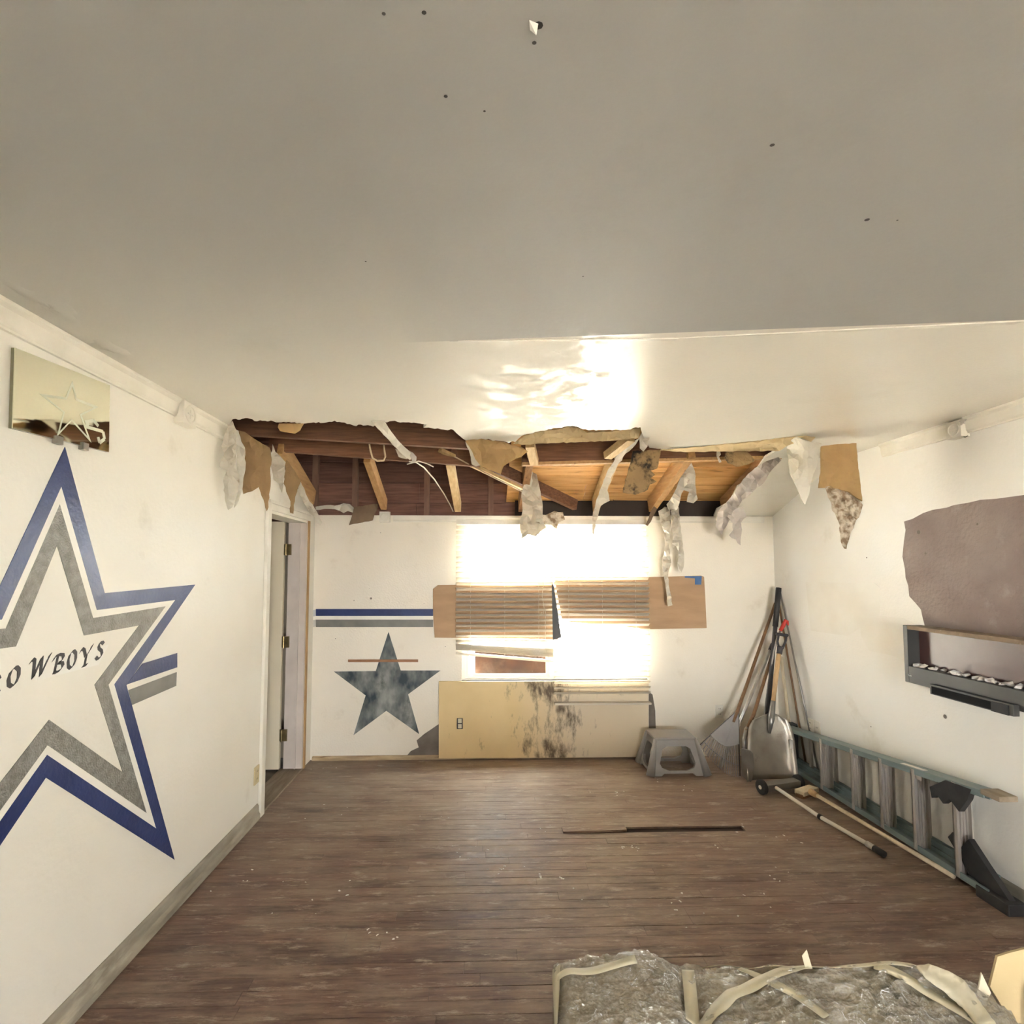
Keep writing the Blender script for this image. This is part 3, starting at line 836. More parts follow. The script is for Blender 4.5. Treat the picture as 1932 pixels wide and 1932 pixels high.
# ================================================================== ATTIC FRAMING SEEN THROUGH THE HOLE
# dark enclosure of the roof space
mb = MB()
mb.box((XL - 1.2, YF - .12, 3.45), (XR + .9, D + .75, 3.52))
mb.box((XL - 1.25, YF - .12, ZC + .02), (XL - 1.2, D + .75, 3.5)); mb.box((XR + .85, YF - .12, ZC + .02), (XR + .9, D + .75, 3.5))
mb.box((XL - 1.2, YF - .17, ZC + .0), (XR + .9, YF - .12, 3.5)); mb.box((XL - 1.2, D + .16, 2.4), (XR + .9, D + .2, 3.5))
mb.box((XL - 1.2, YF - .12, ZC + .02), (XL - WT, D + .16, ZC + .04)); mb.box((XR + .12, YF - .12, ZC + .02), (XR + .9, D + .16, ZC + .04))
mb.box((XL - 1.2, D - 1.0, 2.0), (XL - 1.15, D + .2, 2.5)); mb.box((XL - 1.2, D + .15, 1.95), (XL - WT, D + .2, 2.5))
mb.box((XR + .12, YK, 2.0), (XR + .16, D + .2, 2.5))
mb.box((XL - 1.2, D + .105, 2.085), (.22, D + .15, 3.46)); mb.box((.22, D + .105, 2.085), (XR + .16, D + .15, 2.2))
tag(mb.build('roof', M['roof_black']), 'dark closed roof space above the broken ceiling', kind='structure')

# vertical board wall of the roof space
aw = empty('wall_attic', (-.6, D + .06, ZB), 'dark brown board wall seen through the ceiling hole', kind='structure')
z = 2.03
rnd = random.Random(11)
xend = .30
k = 0
while z < 3.3:
    hh = rnd.uniform(.155, .2)
    xs = [XL - .9, rnd.uniform(-1.1, -.2), xend]
    for i in range(2):
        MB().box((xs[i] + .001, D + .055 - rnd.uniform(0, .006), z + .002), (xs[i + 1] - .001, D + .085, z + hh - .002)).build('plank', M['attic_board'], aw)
    z += hh
for u in (596, 671, 806, 926):
    x = PY(u, 900, D + .03).x
    MB().box((x - .024, D + .008, ZB - .01), (x + .024, D + .05, 3.3)).build('stud', M['stud_dark'], aw)
# joists and header, bowed and tilted
def beam(name, label, p, q, w, h, m_, cat='beam', up=(0, 0, 1), group=None):
    o = MB().bar(p, q, w, h, up, anchor=1).build(name, m_, bevel=.003)
    return tag(o, label, cat, group)
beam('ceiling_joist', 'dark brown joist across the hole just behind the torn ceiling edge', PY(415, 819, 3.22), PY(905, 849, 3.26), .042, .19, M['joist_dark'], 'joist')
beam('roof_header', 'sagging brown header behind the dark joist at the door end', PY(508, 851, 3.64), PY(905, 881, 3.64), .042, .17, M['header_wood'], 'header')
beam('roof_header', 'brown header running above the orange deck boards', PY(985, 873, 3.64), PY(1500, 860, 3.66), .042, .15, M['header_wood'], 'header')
tag(MB().bar(PY(985, 879, 3.635), PY(1500, 865, 3.655), .05, .022, anchor=1).build('header_highlight', M['rafter_wood']), 'thin orange painted lath under the brown header by the deck boards', 'highlight')  # orange strip painted in for the header's lit underside

# sloping roof deck
dk = empty('roof_deck', (1.2, D, 2.2), 'orange wooden deck boards sloping above the windows', kind='structure')
OFF = .145
BW = .135
y = 4.62
dx = .20
i = 0
ca = math.atan(SL)
while y > 2.6:
    y2 = y - BW * math.cos(ca)
    xs = [dx, random.uniform(.8, 1.9), XR + .8]
    for j in range(2):
        z1, z2 = zslope(y - .004) + OFF, zslope(y2 + .004) + OFF
        lift = random.uniform(0, .006)
        vs_ = [(xs[j] + .003, y - .004, z1 + lift), (xs[j + 1] - .003, y - .004, z1 + lift), (xs[j + 1] - .003, y2 + .004, z2 + lift), (xs[j] + .003, y2 + .004, z2 + lift)]
        MB().prism(vs_, (0, .008, .02)).build('deck_board', M['deck_board'], dk)
    y = y2
# dark blocking over the plate between the rafters
tag(MB().box((.28, D + .02, ZB - .02), (XR + .1, D + .06, ZB + .19)).build('plate_blocking', M['roof_black']), 'dark blocking board above the windows between the rafters', 'board')

def rafter(label, u0, v0, u1, v1, w, h, m_, name='rafter'):
    p, q = PSL(u0, v0), PSL(u1, v1)
    return beam(name, label, p, q, w, h, m_, 'rafter', up=(0, SL, 1), group='rafters in the ceiling hole')
rafter('short orange rafter running down beside the doorway wall', 527, 856, 588, 952, .042, .13, M['rafter_wood'])
rafter('bright new rafter standing nearest the doorway', 692, 872, 724, 962, .050, .10, M['rafter_wood'])
rafter('pale new rafter with faint pencil marks left of the windows', 848, 878, 864, 966, .055, .10, M['rafter_pale'])
rafter('scorched rafter behind the crumpled white paper', 1002, 862, 984, 966, .055, .13, M['rafter_old'])
rafter('rafter wrapped in a torn white paper strip', 1166, 862, 1124, 966, .05, .13, M['rafter_pale'])
rafter('tan rafter above the long hanging paper strips', 1306, 862, 1230, 966, .055, .13, M['rafter_wood'])
rafter('grey rafter nearest the fireplace wall wrapped in loose paper', 1470, 864, 1368, 966, .055, .13, M['rafter_old'])
for (u, v, y0, u1, v1, y1, lab) in ((1000, 838, 3.35, 1008, 872, 3.62, 'short pale cripple under the torn yellow paper'), (1146, 860, 3.50, 1190, 826, 3.25, 'short tan block meeting the torn paper strip')):
    tag(MB().bar(PY(u, v, y0), PY(u1, v1, y1), .06, .05).build('wood_block', M['rafter_pale']), lab, 'block')
# valley member crossing diagonally
tag(MB().bar(PY(848, 852, 3.60), PY(1084, 962, 4.42), .045, .09, anchor=1).build('valley_rafter', M['joist_dark']), 'dark diagonal beam crossing from joist to window head', 'beam')
tag(MB().bar(PY(830, 849, 3.57), PY(985, 922, 4.0), .045, .022, anchor=0).build('diagonal_shine', M['rafter_pale']), 'pale painted brace under the dark diagonal beam', 'shine')  # pale strip painted in for the diagonal beam's lit lower edge
tag(MB().tube([PY(858, 862, 3.55), PY(930, 900, 3.75), PY(985, 927, 3.98)], .005, 6).build('conduit_wire', M['wire_sheath'], smooth=True), 'thin brown wire following the diagonal brace', 'wire')
# loose cable
tag(MB().tube([PY(697, 838, 3.12), PY(699, 850, 3.12), PY(703, 864, 3.12), PY(712, 870, 3.12), PY(724, 869, 3.12), PY(727, 862, 3.12), PY(724, 840, 3.14)], .0055, 8).build('cable_loop', M['wire_sheath'], smooth=True), 'cream cable hanging in a loop from the dark joist', 'cable')
tag(MB().tube([PY(772, 871, 3.5), PY(785, 872, 3.55), PY(800, 882, 3.7), PY(820, 905, 3.9), PY(838, 932, 4.2), PY(848, 950, 4.4), PY(855, 965, 4.46)], .005, 8).build('hanging_cable', M['cord_white'], smooth=True), 'pale cable curving down to the window corner', 'cable')
tag(MB().tube([PY(768, 876, 3.5), PY(790, 870, 3.52), PY(806, 875, 3.54), PY(818, 881, 3.55)], .004, 6).build('wire_scrap', M['cord_white'], smooth=True), 'short frayed wire scrap under the header', 'wire')

# ================================================================== PAINT ON THE WALLS
def decal_mesh(polys, vec):
    mb_ = MB()
    for p in polys: mb_.prism(p, vec)
    return mb_
TL = Vector((.0016, 0, 0))
def star_ring(out_px, in_px):
    o = [PX(u, v) for u, v in out_px]; i = [PX(u, v) for u, v in in_px]
    # right half given from the top point to the bottom notch; mirror about the axis
    def full(p):
        ya = (p[0].y + p[-1].y) / 2
        left = [Vector((XL, 2 * ya - q.y, q.z)) for q in reversed(p[1:-1])]
        return p + left
    o, i = full(o), full(i)
    n = len(o)
    polys = []
    for k in range(n):
        k2 = (k + 1) % n
        polys.append([o[k], o[k2], i[k2], i[k]])
    return polys
outer = [(122, 843), (197, 1119), (368, 1103), (238, 1293), (329, 1622), (86, 1467)]
blue_in = [(115, 918), (182, 1151), (330, 1132), (215, 1291), (294, 1563), (88, 1424)]
grey_out = [(112, 951), (175, 1166), (312, 1144), (204, 1292), (276, 1534), (89, 1406)]
grey_in = [(107, 1029), (158, 1199), (262, 1180), (178, 1292), (231, 1457), (92, 1358)]
tag(decal_mesh(star_ring(outer, blue_in), TL).build('painted_star', M['blue_paint'], wall_left), 'blue painted star outline')
tag(decal_mesh(star_ring(blue_in, grey_out), TL * .8).build('painted_star', M['stripe_white'], wall_left), 'white star outline between blue and silver')
tag(decal_mesh(star_ring(grey_out, grey_in), TL).build('painted_star', M['silver_paint'], wall_left), 'sparkling silver painted star outline')
tag(decal_mesh([[PX(u, v) for u, v in ((268, 1252), (334, 1232), (334, 1259), (240, 1291), (238, 1293))]], TL).build('painted_stripe', M['blue_paint'], wall_left), 'blue stripe running off the big star')
tag(decal_mesh([[PX(u, v) for u, v in ((242, 1302), (333, 1268), (332, 1294), (249, 1330))]], TL).build('painted_stripe', M['grey_paint'], wall_left), 'grey stripe running off the big star')

# calligraphic word inside the star, drawn with a broad pen
LET = {
    'C': [[(.85, .8), (.7, .97), (.45, 1.0), (.2, .8), (.08, .45), (.15, .12), (.4, 0), (.7, .1), (.85, .28)]],
    'O': [[(.5, 1.0), (.22, .85), (.06, .5), (.12, .15), (.38, 0), (.68, .1), (.9, .45), (.88, .82), (.66, 1.0), (.5, 1.0)]],
    'W': [[(.0, .86), (.1, 1.0), (.2, .9), (.2, .05)], [(.2, .05), (.56, .95)], [(.56, .95), (.56, .05)], [(.56, .05), (.86, .75), (.98, .98)]],
    'B': [[(.0, .75), (.15, .95), (.45, 1.0), (.75, .92), (.8, .74), (.66, .58), (.4, .52)], [(.36, .96), (.26, .5), (.15, 0)], [(.4, .52), (.74, .46), (.82, .26), (.62, .06), (.3, 0), (.1, .06)]],
    'Y': [[(.0, .82), (.14, .98), (.3, .88), (.44, .5)], [(.95, 1.0), (.8, .8), (.5, .5), (.4, .0)], [(.25, 0), (.6, .02)]],
    'S': [[(.85, .84), (.7, .98), (.45, .98), (.3, .8), (.38, .62), (.66, .45), (.74, .22), (.55, .04), (.25, 0), (.06, .16)]],
}
def lettering():
    mb_ = MB()
    spec = [('C', -24, 0, 1324, 44), ('O', 13, 36, 1298, 34), ('W', 54, 92, 1283, 37), ('B', 98, 122, 1271, 32), ('O', 126, 143, 1263, 31), ('Y', 149, 173, 1259, 34), ('S', 179, 196, 1245, 30)]
    for ch, u0, u1, vb, h in spec:
        for st in LET[ch]:
            P = []
            # resample
            for a, b2 in zip(st, st[1:]):
                for t in (0, .33, .66):
                    P.append((a[0] + (b2[0] - a[0]) * t, a[1] + (b2[1] - a[1]) * t))
            P.append(st[-1])
            slope = -.31
            def at(x, y):
                xx = x + .10 * y
                u = u0 + (u1 - u0) * xx
                v = vb + slope * (u - u0) - h * y
                return PX(u, v)
            pen = Vector((0, .0058, .0048))
            for a, b2 in zip(P, P[1:]):
                A, B2 = at(*a), at(*b2)
                quad = [A - pen, A + pen, B2 + pen, B2 - pen]
                mb_.prism(quad, TL)
    o = mb_.build('painted_lettering', M['letter_ink'], wall_left)
    tag(o, 'black calligraphic lettering inside the big star')
lettering()
# paler rectangle behind the last letters
MB().prism([PX(u, v) for u, v in ((78, 1244), (205, 1216), (186, 1254), (70, 1284))], TL * .4).build('paint_patch', M['patch_white'], wall_left)

TB = Vector((0, -.0016, 0))
decal_mesh([[PY(u, v) for u, v in ((596, 1149), (817, 1149), (817, 1162), (596, 1162))]], TB).build('painted_stripe', M['blue_paint'], wall_back)
decal_mesh([[PY(u, v) for u, v in ((582, 1162), (817, 1162), (817, 1169), (582, 1169))]], TB * .8).build('painted_stripe', M['stripe_white'], wall_back)
decal_mesh([[PY(u, v) for u, v in ((596, 1169), (817, 1169), (817, 1183), (596, 1183))]], TB).build('painted_stripe', M['grey_paint'], wall_back)
decal_mesh([[PY(u, v) for u, v in ((591, 1151), (596, 1150), (596, 1162), (591, 1163))]], TB).build('painted_stripe', M['blue_fade'], wall_back)
decal_mesh([[PY(u, v) for u, v in ((591, 1170), (596, 1169), (596, 1182), (591, 1183))]], TB).build('painted_stripe', M['grey_fade'], wall_back)
st = [(733, 1192), (756, 1265), (831, 1265), (770, 1310), (791, 1385), (729, 1341), (667, 1387), (690, 1312), (630, 1267), (709, 1266)]
tag(decal_mesh([[PY(u, v) for u, v in st]], TB).build('painted_star', M['star_mottled'], wall_back), 'mottled blue-grey painted star')
MB().prism([PY(u, v) for u, v in ((828, 1366), (828, 1430), (764, 1430), (775, 1417), (790, 1410), (786, 1397), (800, 1385))], TB * 1.5).build('exposed_backing', M['backing_grey'], wall_back)
MB().prism([PY(u, v) for u, v in ((1224, 1306), (1231, 1310), (1236, 1340), (1237, 1374), (1224, 1374))], TB * 1.5).build('exposed_backing', M['backing_grey'], wall_back)
tag(MB().prism([PY(u, v, D) for u, v in ((657, 1244), (789, 1244), (789, 1249), (657, 1249))], (0, -.010, 0)).build('wood_strip', M['wood_stain'], bevel=.003), 'thin reddish wood strip fixed across the painted back-wall star', 'strip')
for (u, v, r) in ((700, 1129, .010), (668, 1133, .004), (800, 1139, .003), (633, 1205, .004), (840, 1220, .004), (718, 1005, .003), (585, 1095, .005), (697, 1110, .002)):
    c = PY(u, v)
    MB().add([(c.x + r * math.cos(t * .785), D - .0015, c.z + r * math.sin(t * .785)) for t in range(8)], [tuple(range(8))]).build('nail_hole', M['backing_grey'], wall_back)
TR = Vector((-.0016, 0, 0))
mauve = [(1706, 984), (1722, 979), (1742, 968), (1760, 962), (1786, 958), (1800, 953), (1830, 948), (1850, 943), (1880, 941), (1932, 934), (2000, 925), (2000, 1260), (1745, 1180), (1741, 1165), (1738, 1150), (1728, 1138), (1716, 1125), (1714, 1105), (1709, 1090), (1708, 1075), (1703, 1050), (1706, 1020), (1709, 1000)]
tag(MB().prism([PX(u, v, XR) for u, v in mauve], TR).build('exposed_plaster', M['plaster_mauve'], wall_right), 'bare mauve plaster where the wall skin tore away')
MB().prism([PX(u, v, XR) for u, v in ((1620, 1157), (1660, 1163), (1700, 1166), (1738, 1182), (1725, 1190), (1714, 1250), (1680, 1236), (1640, 1228), (1625, 1200))], TR * .5).build('paint_patch', M['patch_white'], wall_right)
MB().prism([PX(u, v, XR) for u, v in ((1520, 1098), (1650, 1100), (1660, 1108), (1660, 1160), (1600, 1200), (1530, 1190))], TR * .4).build('paint_patch', M['patch_white'], wall_right)
for (u, v, r) in ((1734, 1004, .012), (1747, 1044, .007), (1845, 989, .006), (1636, 1052, .005), (1784, 1352, .012), (1644, 1371, .004)):
    c = PX(u, v, XR)
    MB().add([(XR - .003, c.y + r * math.cos(t * .785), c.z + r * math.sin(t * .785)) for t in range(8)], [tuple(range(8))]).build('nail_hole', M['backing_grey'], wall_right)

# ================================================================== LEFT WALL THINGS
def wall_mirror():
    r = empty('wall_mirror', PX(115, 750, XL + .01), 'frameless tinted mirror with an etched star high above the big blue star', 'mirror')
    q = [PX(u, v, XL + .012) for u, v in ((27, 656), (206, 727), (204, 853), (22, 808))]
    MB().prism([p - Vector((.010, 0, 0)) for p in q], (.010, 0, 0)).build('mirror_back', M['mirror_edge'], r)
    MB().prism(q, (.003, 0, 0)).build('mirror_pane', M['mirror_glass'], r)
    # etched star outline and a short scroll of lettering
    def pt(a, b):
        t0 = q[0].lerp(q[1], a); b0 = q[3].lerp(q[2], a)
        return t0.lerp(b0, b) + Vector((.0035, 0, 0))
    s_out = [(.55, .14), (.60, .36), (.86, .38), (.66, .58), (.78, .93), (.55, .70), (.40, .97), (.46, .62), (.22, .47), (.48, .40)]
    cx_, cy_ = .55, .55
    s_in = [(cx_ + (a - cx_) * .80, cy_ + (b - cy_) * .80) for a, b in s_out]
    m_ = MB()
    n = len(s_out)
    for k in range(n):
        k2 = (k + 1) % n
        m_.add([pt(*s_out[k]), pt(*s_out[k2]), pt(*s_in[k2]), pt(*s_in[k])], [(0, 1, 2, 3)])
    m_.build('etched_star', M['mirror_etch'], r)
    m_ = MB()
    for a, b, c2, d2 in ((.70, .66, .80, .60), (.80, .60, .86, .66), (.72, .72, .92, .72), (.92, .72, .94, .82), (.94, .82, .88, .90), (.88, .90, .86, .82), (.70, .74, .74, .66)):
        m_.bar(pt(a, b), pt(c2, d2), .012, .001, up=(1, 0, 0))
    m_.build('etched_scroll', M['mirror_etch'], r)
    for a in (.42, .70):
        p = pt(a, 1.0)
        MB().box((p.x - .012, p.y - .014, p.z - .016), (p.x + .006, p.y + .014, p.z + .012)).build('mirror_clip', M['hook_metal'], r, bevel=.002)
wall_mirror()

def plate(name, label, c, ax, w, h, m_, slots=2, cat='outlet'):
    ax = Vector(ax); t = Vector((0, 0, 1)).cross(ax); zv = Vector((0, 0, 1))
    r = empty(name, c, label, cat)
    P = lambda a, b, o: c + t * a + zv * b + ax * o
    MB().prism([P(-w, -h, .0), P(w, -h, .0), P(w, h, .0), P(-w, h, .0)], ax * .007).build('cover_plate', m_, r, bevel=.002)
    for k in range(slots):
        zc = (h * .42) * (1 - 2 * k) if slots > 1 else 0
        s_ = MB().prism([P(-w * .42, zc - h * .25, .0075), P(w * .42, zc - h * .25, .0075), P(w * .42, zc + h * .25, .0075), P(-w * .42, zc + h * .25, .0075)], ax * .002).build('receptacle', m_, r)
        m2 = MB()
        for a in (-.18, .18):
            m2.prism([P(w * a - .0015, zc - .004, .0096), P(w * a + .0015, zc - .004, .0096), P(w * a + .0015, zc + .006, .0096), P(w * a - .0015, zc + .006, .0096)], ax * .0006)
        m2.build('slot', M['socket_dark'], s_)
    return r
plate('wall_outlet', 'almond outlet plate low beside the doorway', PX(483, 1462, XL), (1, 0, 0), .034, .056, M['plate_almond'])
plate('wall_outlet', 'white outlet on the window wall above the rake', PY(1357, 1342, D), (0, -1, 0), .034, .056, M['plate_white'])
plate('wall_outlet', 'white outlet above the ladder, nearer the corner', PX(1531, 1369, XR), (-1, 0, 0), .034, .05, M['plate_white'])
plate('wall_outlet', 'white outlet above the ladder with a dark socket', PX(1543, 1373, XR), (-1, 0, 0), .034, .05, M['plate_white'], 1)

# ================================================================== WINDOW THINGS
SLAT = None
def blind(name, label, u0, u1, v_top, v_last, v_rail, tilt, bunch=0, skew=0.0):
    yb = D - .062
    a, b_ = PY(u0, v_top, yb), PY(u1, v_top, yb)
    x0, x1 = a.x, b_.x
    r = empty(name, ((x0 + x1) / 2, yb, a.z), label, 'blind', 'slatted blinds on the windows')
    w = x1 - x0
    MB().box((x0, yb - .028, a.z - .022), (x1, yb + .03, a.z + .022)).build('headrail', M['trim_white'], r, bevel=.003)
    # one curved slat, shared
    n = 5
    vs_, fs = [], []
    for i in range(n):
        t = i / (n - 1) - .5
        yy, zz = t * .05, .003 * (1 - 4 * t * t)
        ca_, sa_ = math.cos(tilt), math.sin(tilt)
        Y, Z = yy * ca_ - zz * sa_, yy * sa_ + zz * ca_
        dn = Vector((0, -sa_, ca_)) * .0022
        for x in (-w / 2, w / 2):
            vs_.append((x, Y, Z)); vs_.append((x, Y + dn.y, Z + dn.z))
    for i in range(n - 1):
        k = i * 4; j = k + 4
        fs += [(k, k + 2, j + 2, j), (k + 1, j + 1, j + 3, k + 3), (k, j, j + 1, k + 1), (k + 2, k + 3, j + 3, j + 2)]
    fs += [(0, 1, 3, 2), (n * 4 - 4, n * 4 - 2, n * 4 - 1, n * 4 - 3)]
    o = MB().add(vs_, fs).build('slat', M['slat_white'], r, smooth=False)
    data = o.data
    bpy.data.objects.remove(o)
    z1 = PY(u0, v_last, yb).z
    z = a.z - .045
    rnd = random.Random(len(label))
    def put(z, ry, dy=0.0, rx=0.0):
        ob = bpy.data.objects.new('slat', data)
        COL.objects.link(ob)
        parent_to(ob, r)
        ob.location = ((x0 + x1) / 2, yb + dy, z)
        ob.rotation_euler = (rx, ry, 0)
    while z > z1:
        put(z, rnd.uniform(-.002, .002), 0, rnd.uniform(-.06, .06))
        z -= .0445
    for k in range(bunch):
        put(z + .012 - k * .009 - .012, skew * (.5 + .5 * k / bunch), rnd.uniform(-.003, .003), -tilt + .1)
    zr = PY((u0 + u1) / 2, v_rail, yb).z
    rail = MB().box((x0, yb - .025, -.009), (x1, yb + .025, .009)).build('bottom_rail', M['slat_white'], r, bevel=.003)
    cxr = (x0 + x1) / 2
    for v in rail.data.vertices: v.co.x -= cxr
    rail.location = (cxr, 0, zr); rail.rotation_euler = (0, skew, 0)
    for f_ in (.15, .5, .85):
        x = x0 + w * f_
        MB().tube([(x, yb - .0275, a.z), (x, yb - .0275, zr)], .0012, 5).build('ladder_cord', M['cord_white'], r)
    return r, yb
TILT = math.radians(-30)
bl, yb = blind('window_blind', 'dirty slatted blind with a bunched crooked bottom, beside the painted stripes', 861, 1042, 985, 1212, 1240, TILT, 7, .085)
MB().tube([PY(1026, 1096, yb - .04), PY(1023, 1125, yb - .04), PY(1027, 1150, yb - .042), PY(1024, 1160, yb - .042), PY(1017, 1162, yb - .042), PY(1023, 1155, yb - .04)], .0022, 6).build('pull_cord', M['cord_white'], bl)
MB().tube([PY(1029, 1150, yb - .035), PY(1029, 1232, yb - .035)], .0018, 6).build('pull_cord', M['cord_white'], bl)
blind('window_blind', 'long slatted blind glowing with daylight, beside the right cardboard', 1044, 1222, 985, 1316, 1327, TILT)

def cardboard():
    r = empty('cardboard_sheet', PY(930, 1203, D - .012), 'brown cardboard sheet behind the crooked blind with a clipped corner', 'cardboard')
    MB().prism([PY(u, v, D - .012) for u, v in ((826, 1104), (1043, 1101), (1052, 1206), (820, 1203), (817, 1150), (817, 1111))], (0, -.004, 0)).build('sheet', M['cardboard'], r)
    MB().prism([PY(u, v, D - .100) for u, v in ((1041, 1101), (1045, 1106), (1059, 1203), (1043, 1207))], (0, -.003, 0)).build('bent_edge', M['dark_edge'], r)
    r = empty('cardboard_sheet', PY(1280, 1187, D - .012), 'brown cardboard sheet with blue tape at its corner', 'cardboard')
    MB().prism([PY(u, v, D - .014) for u, v in ((1047, 1095), (1222, 1089), (1322, 1086), (1328, 1088), (1330, 1120), (1333, 1185), (1222, 1187), (1060, 1172))], (0, -.004, 0)).build('sheet', M['cardboard'], r)
    MB().prism([PY(u, v, D - .0185) for u, v in ((1292, 1087), (1324, 1087), (1323, 1103), (1311, 1103), (1311, 1091), (1292, 1090))], (0, -.0008, 0)).build('tape', M['tape_blue'], r)
cardboard()

def wallboard():
    r = empty('wallboard_panel', PY(1020, 1430, D - .02), 'yellowed wallboard with black mould leaning under the windows', 'wallboard')
    a = [PY(828, 1430, D - .036), PY(1222, 1427, D - .036), PY(1223, 1285, D - .008), PY(828, 1285, D - .008)]
    MB().prism(a, (0, -.012, 0)).build('panel', M['wallboard_mold'], r)
    y_ = D - .040
    q = [PY(u, v, y_) for u, v in ((862, 1355), (873, 1355), (873, 1375), (862, 1375))]
    bx = MB().prism(q, (0, -.004, 0)).build('outlet_box', M['socket_dark'], r)
    for v in (1360, 1370):
        MB().prism([PY(u_, v_, y_ - .004) for u_, v_ in ((864, v - 4), (871, v - 4), (871, v + 4), (864, v + 4))], (0, -.002, 0)).build('receptacle', M['paper_cream'], bx)
wallboard()
tag(MB().prism([PY(u, v, D + .16) for u, v in ((896, 1225), (1042, 1225), (1042, 1288), (896, 1288))], (0, .02, 0)).build('stained_board', M['stained_board']), 'rusty brown stained board outside the lower window pane', 'board')

# ================================================================== TORN CEILING PIECES
def torn(name, label, pts, m_, thick=.003, crump=.01, seed=1, step=9, jag=1.3, cat='debris', mfreq=14.0):
    o = sheet(name, pts, M[m_], thick, crump, step, jag, seed, None, mfreq)
    return tag(o, label, cat, 'torn pieces hanging from the broken ceiling')
def at(pts, d, d2=None):
    """give an outline its distance; d at its top, d2 at its bottom"""
    if d2 is None: return [(u, v, d) for u, v in pts]
    v0 = min(p[1] for p in pts); v1 = max(p[1] for p in pts)
    return [(u, v, d + (d2 - d) * (v - v0) / (v1 - v0)) for u, v in pts]
torn('torn_paper', 'crumpled white paper strip hanging closest to the star wall', at([(430, 797), (439, 795), (447, 815), (444, 850), (446, 880), (452, 905), (447, 935), (437, 958), (430, 962), (424, 940), (421, 905), (428, 888), (416, 882), (408, 872), (414, 850), (422, 826)], 2.86, 2.9), 'paper_white', .003, .03, 3)
torn('torn_paper', 'grey-white curled paper between white strip and brown sheet', at([(446, 838), (461, 848), (463, 880), (458, 915), (450, 945), (441, 958), (447, 915), (447, 880)], 3.0), 'ceiling_flap', .003, .015, 4)
torn('torn_wallboard', 'large brown torn sheet with a pointed tail beside the doorway', at([(450, 812), (462, 815), (490, 834), (508, 845), (512, 868), (510, 900), (508, 940), (503, 964), (497, 942), (488, 919), (475, 927), (459, 932), (457, 921), (461, 880), (463, 852)], 3.02, 3.14), 'paper_brown', .006, .012, 5)
torn('torn_paper', 'white ragged paper hanging above the door frame', at([(514, 838), (519, 852), (530, 862), (539, 872), (537, 895), (532, 930), (526, 912), (516, 905), (511, 880), (512, 858)], 3.26), 'paper_white', .003, .02, 6)
torn('torn_wallboard', 'narrow brown torn sheet tapering over the door head', at([(540, 868), (548, 878), (560, 896), (567, 908), (560, 928), (556, 946), (553, 969), (547, 967), (548, 946), (540, 928), (535, 912), (538, 890)], 3.42), 'paper_brown', .005, .012, 7)
torn('torn_paper', 'thin white splinters dangling at the door corner', at([(566, 906), (574, 922), (584, 946), (598, 966), (608, 986), (604, 992), (592, 974), (580, 962), (570, 940), (562, 925)], 3.7, 4.0), 'paper_white', .003, .02, 8)
torn('torn_wallboard', 'dark brown flap folded over the top of the back wall', at([(668, 957), (690, 953), (713, 951), (711, 962), (706, 972), (703, 982), (682, 986), (658, 991), (662, 980), (665, 970)], D - .05), 'paper_dark', .005, .008, 9)
torn('torn_paper', 'ragged white paper along the back wall top near the door', at([(595, 956), (615, 953), (632, 954), (648, 949), (660, 951), (670, 960), (668, 968), (656, 964), (648, 968), (632, 961), (612, 960), (596, 962)], D - .03), 'paper_white', .003, .02, 10)
torn('torn_wallboard', 'small rounded beige flap on the torn edge over the dark joist', at([(526, 799), (573, 799), (566, 812), (556, 818), (544, 816), (528, 813), (524, 806)], 2.82), 'paper_tan', .006, .006, 11, jag=.5)
torn('drywall_tape', 'long white strip of drywall tape sticking out over the joist', [(700, 795, 2.76), (726, 795, 2.76), (738, 814, 2.86), (752, 832, 2.96), (770, 849, 3.05), (778, 858, 3.08), (774, 868, 3.08), (765, 862, 3.05), (742, 840, 2.96), (730, 826, 2.86), (712, 808, 2.8)], 'ceiling_flap', .003, .004, 12, jag=.5)
torn('torn_paper', 'white scrap of paper at the end of the drywall tape', at([(746, 847), (756, 851), (766, 852), (775, 860), (768, 866), (752, 862)], 3.08), 'paper_white', .002, .01, 13)
torn('torn_wallboard', 'twisted brown tail at the end of the tape strip', at([(771, 850), (779, 854), (786, 862), (785, 871), (779, 873), (775, 864)], 3.07), 'paper_grey', .003, .006, 14)
torn('torn_wallboard', 'big tan wallboard flap hanging at the middle of the hole', at([(878, 832), (900, 824), (930, 831), (958, 836), (978, 844), (996, 852), (984, 862), (972, 866), (960, 873), (950, 880), (945, 895), (928, 888), (908, 880), (897, 868), (890, 855), (884, 843)], 3.18, 3.30), 'paper_tan', .008, .012, 15)
torn('torn_paper', 'ragged white edge along the tan middle flap', at([(878, 834), (884, 842), (891, 853), (897, 867), (906, 878), (898, 880), (890, 876), (888, 862), (885, 850)], 3.16, 3.27), 'paper_white', .003, .01, 16)
torn('torn_paper', 'long yellow torn paper edge above the window header', at([(969, 838), (990, 822), (1012, 816), (1040, 811), (1080, 804), (1093, 808), (1108, 817), (1130, 815), (1160, 813), (1180, 812), (1210, 806), (1205, 826), (1160, 831), (1100, 834), (1040, 836), (1000, 839)], 3.0, 3.12), 'paper_yellow', .006, .012, 17, jag=1.0)
torn('torn_paper', 'crumpled white paper hanging in front of the window middle', at([(1000, 886), (1012, 895), (1020, 928), (1024, 955), (1022, 978), (1030, 995), (1020, 1002), (1012, 1012), (996, 1008), (984, 1016), (981, 990), (986, 962), (984, 930), (990, 905)], 3.95, 4.05), 'paper_white', .003, .05, 18, mfreq=18)
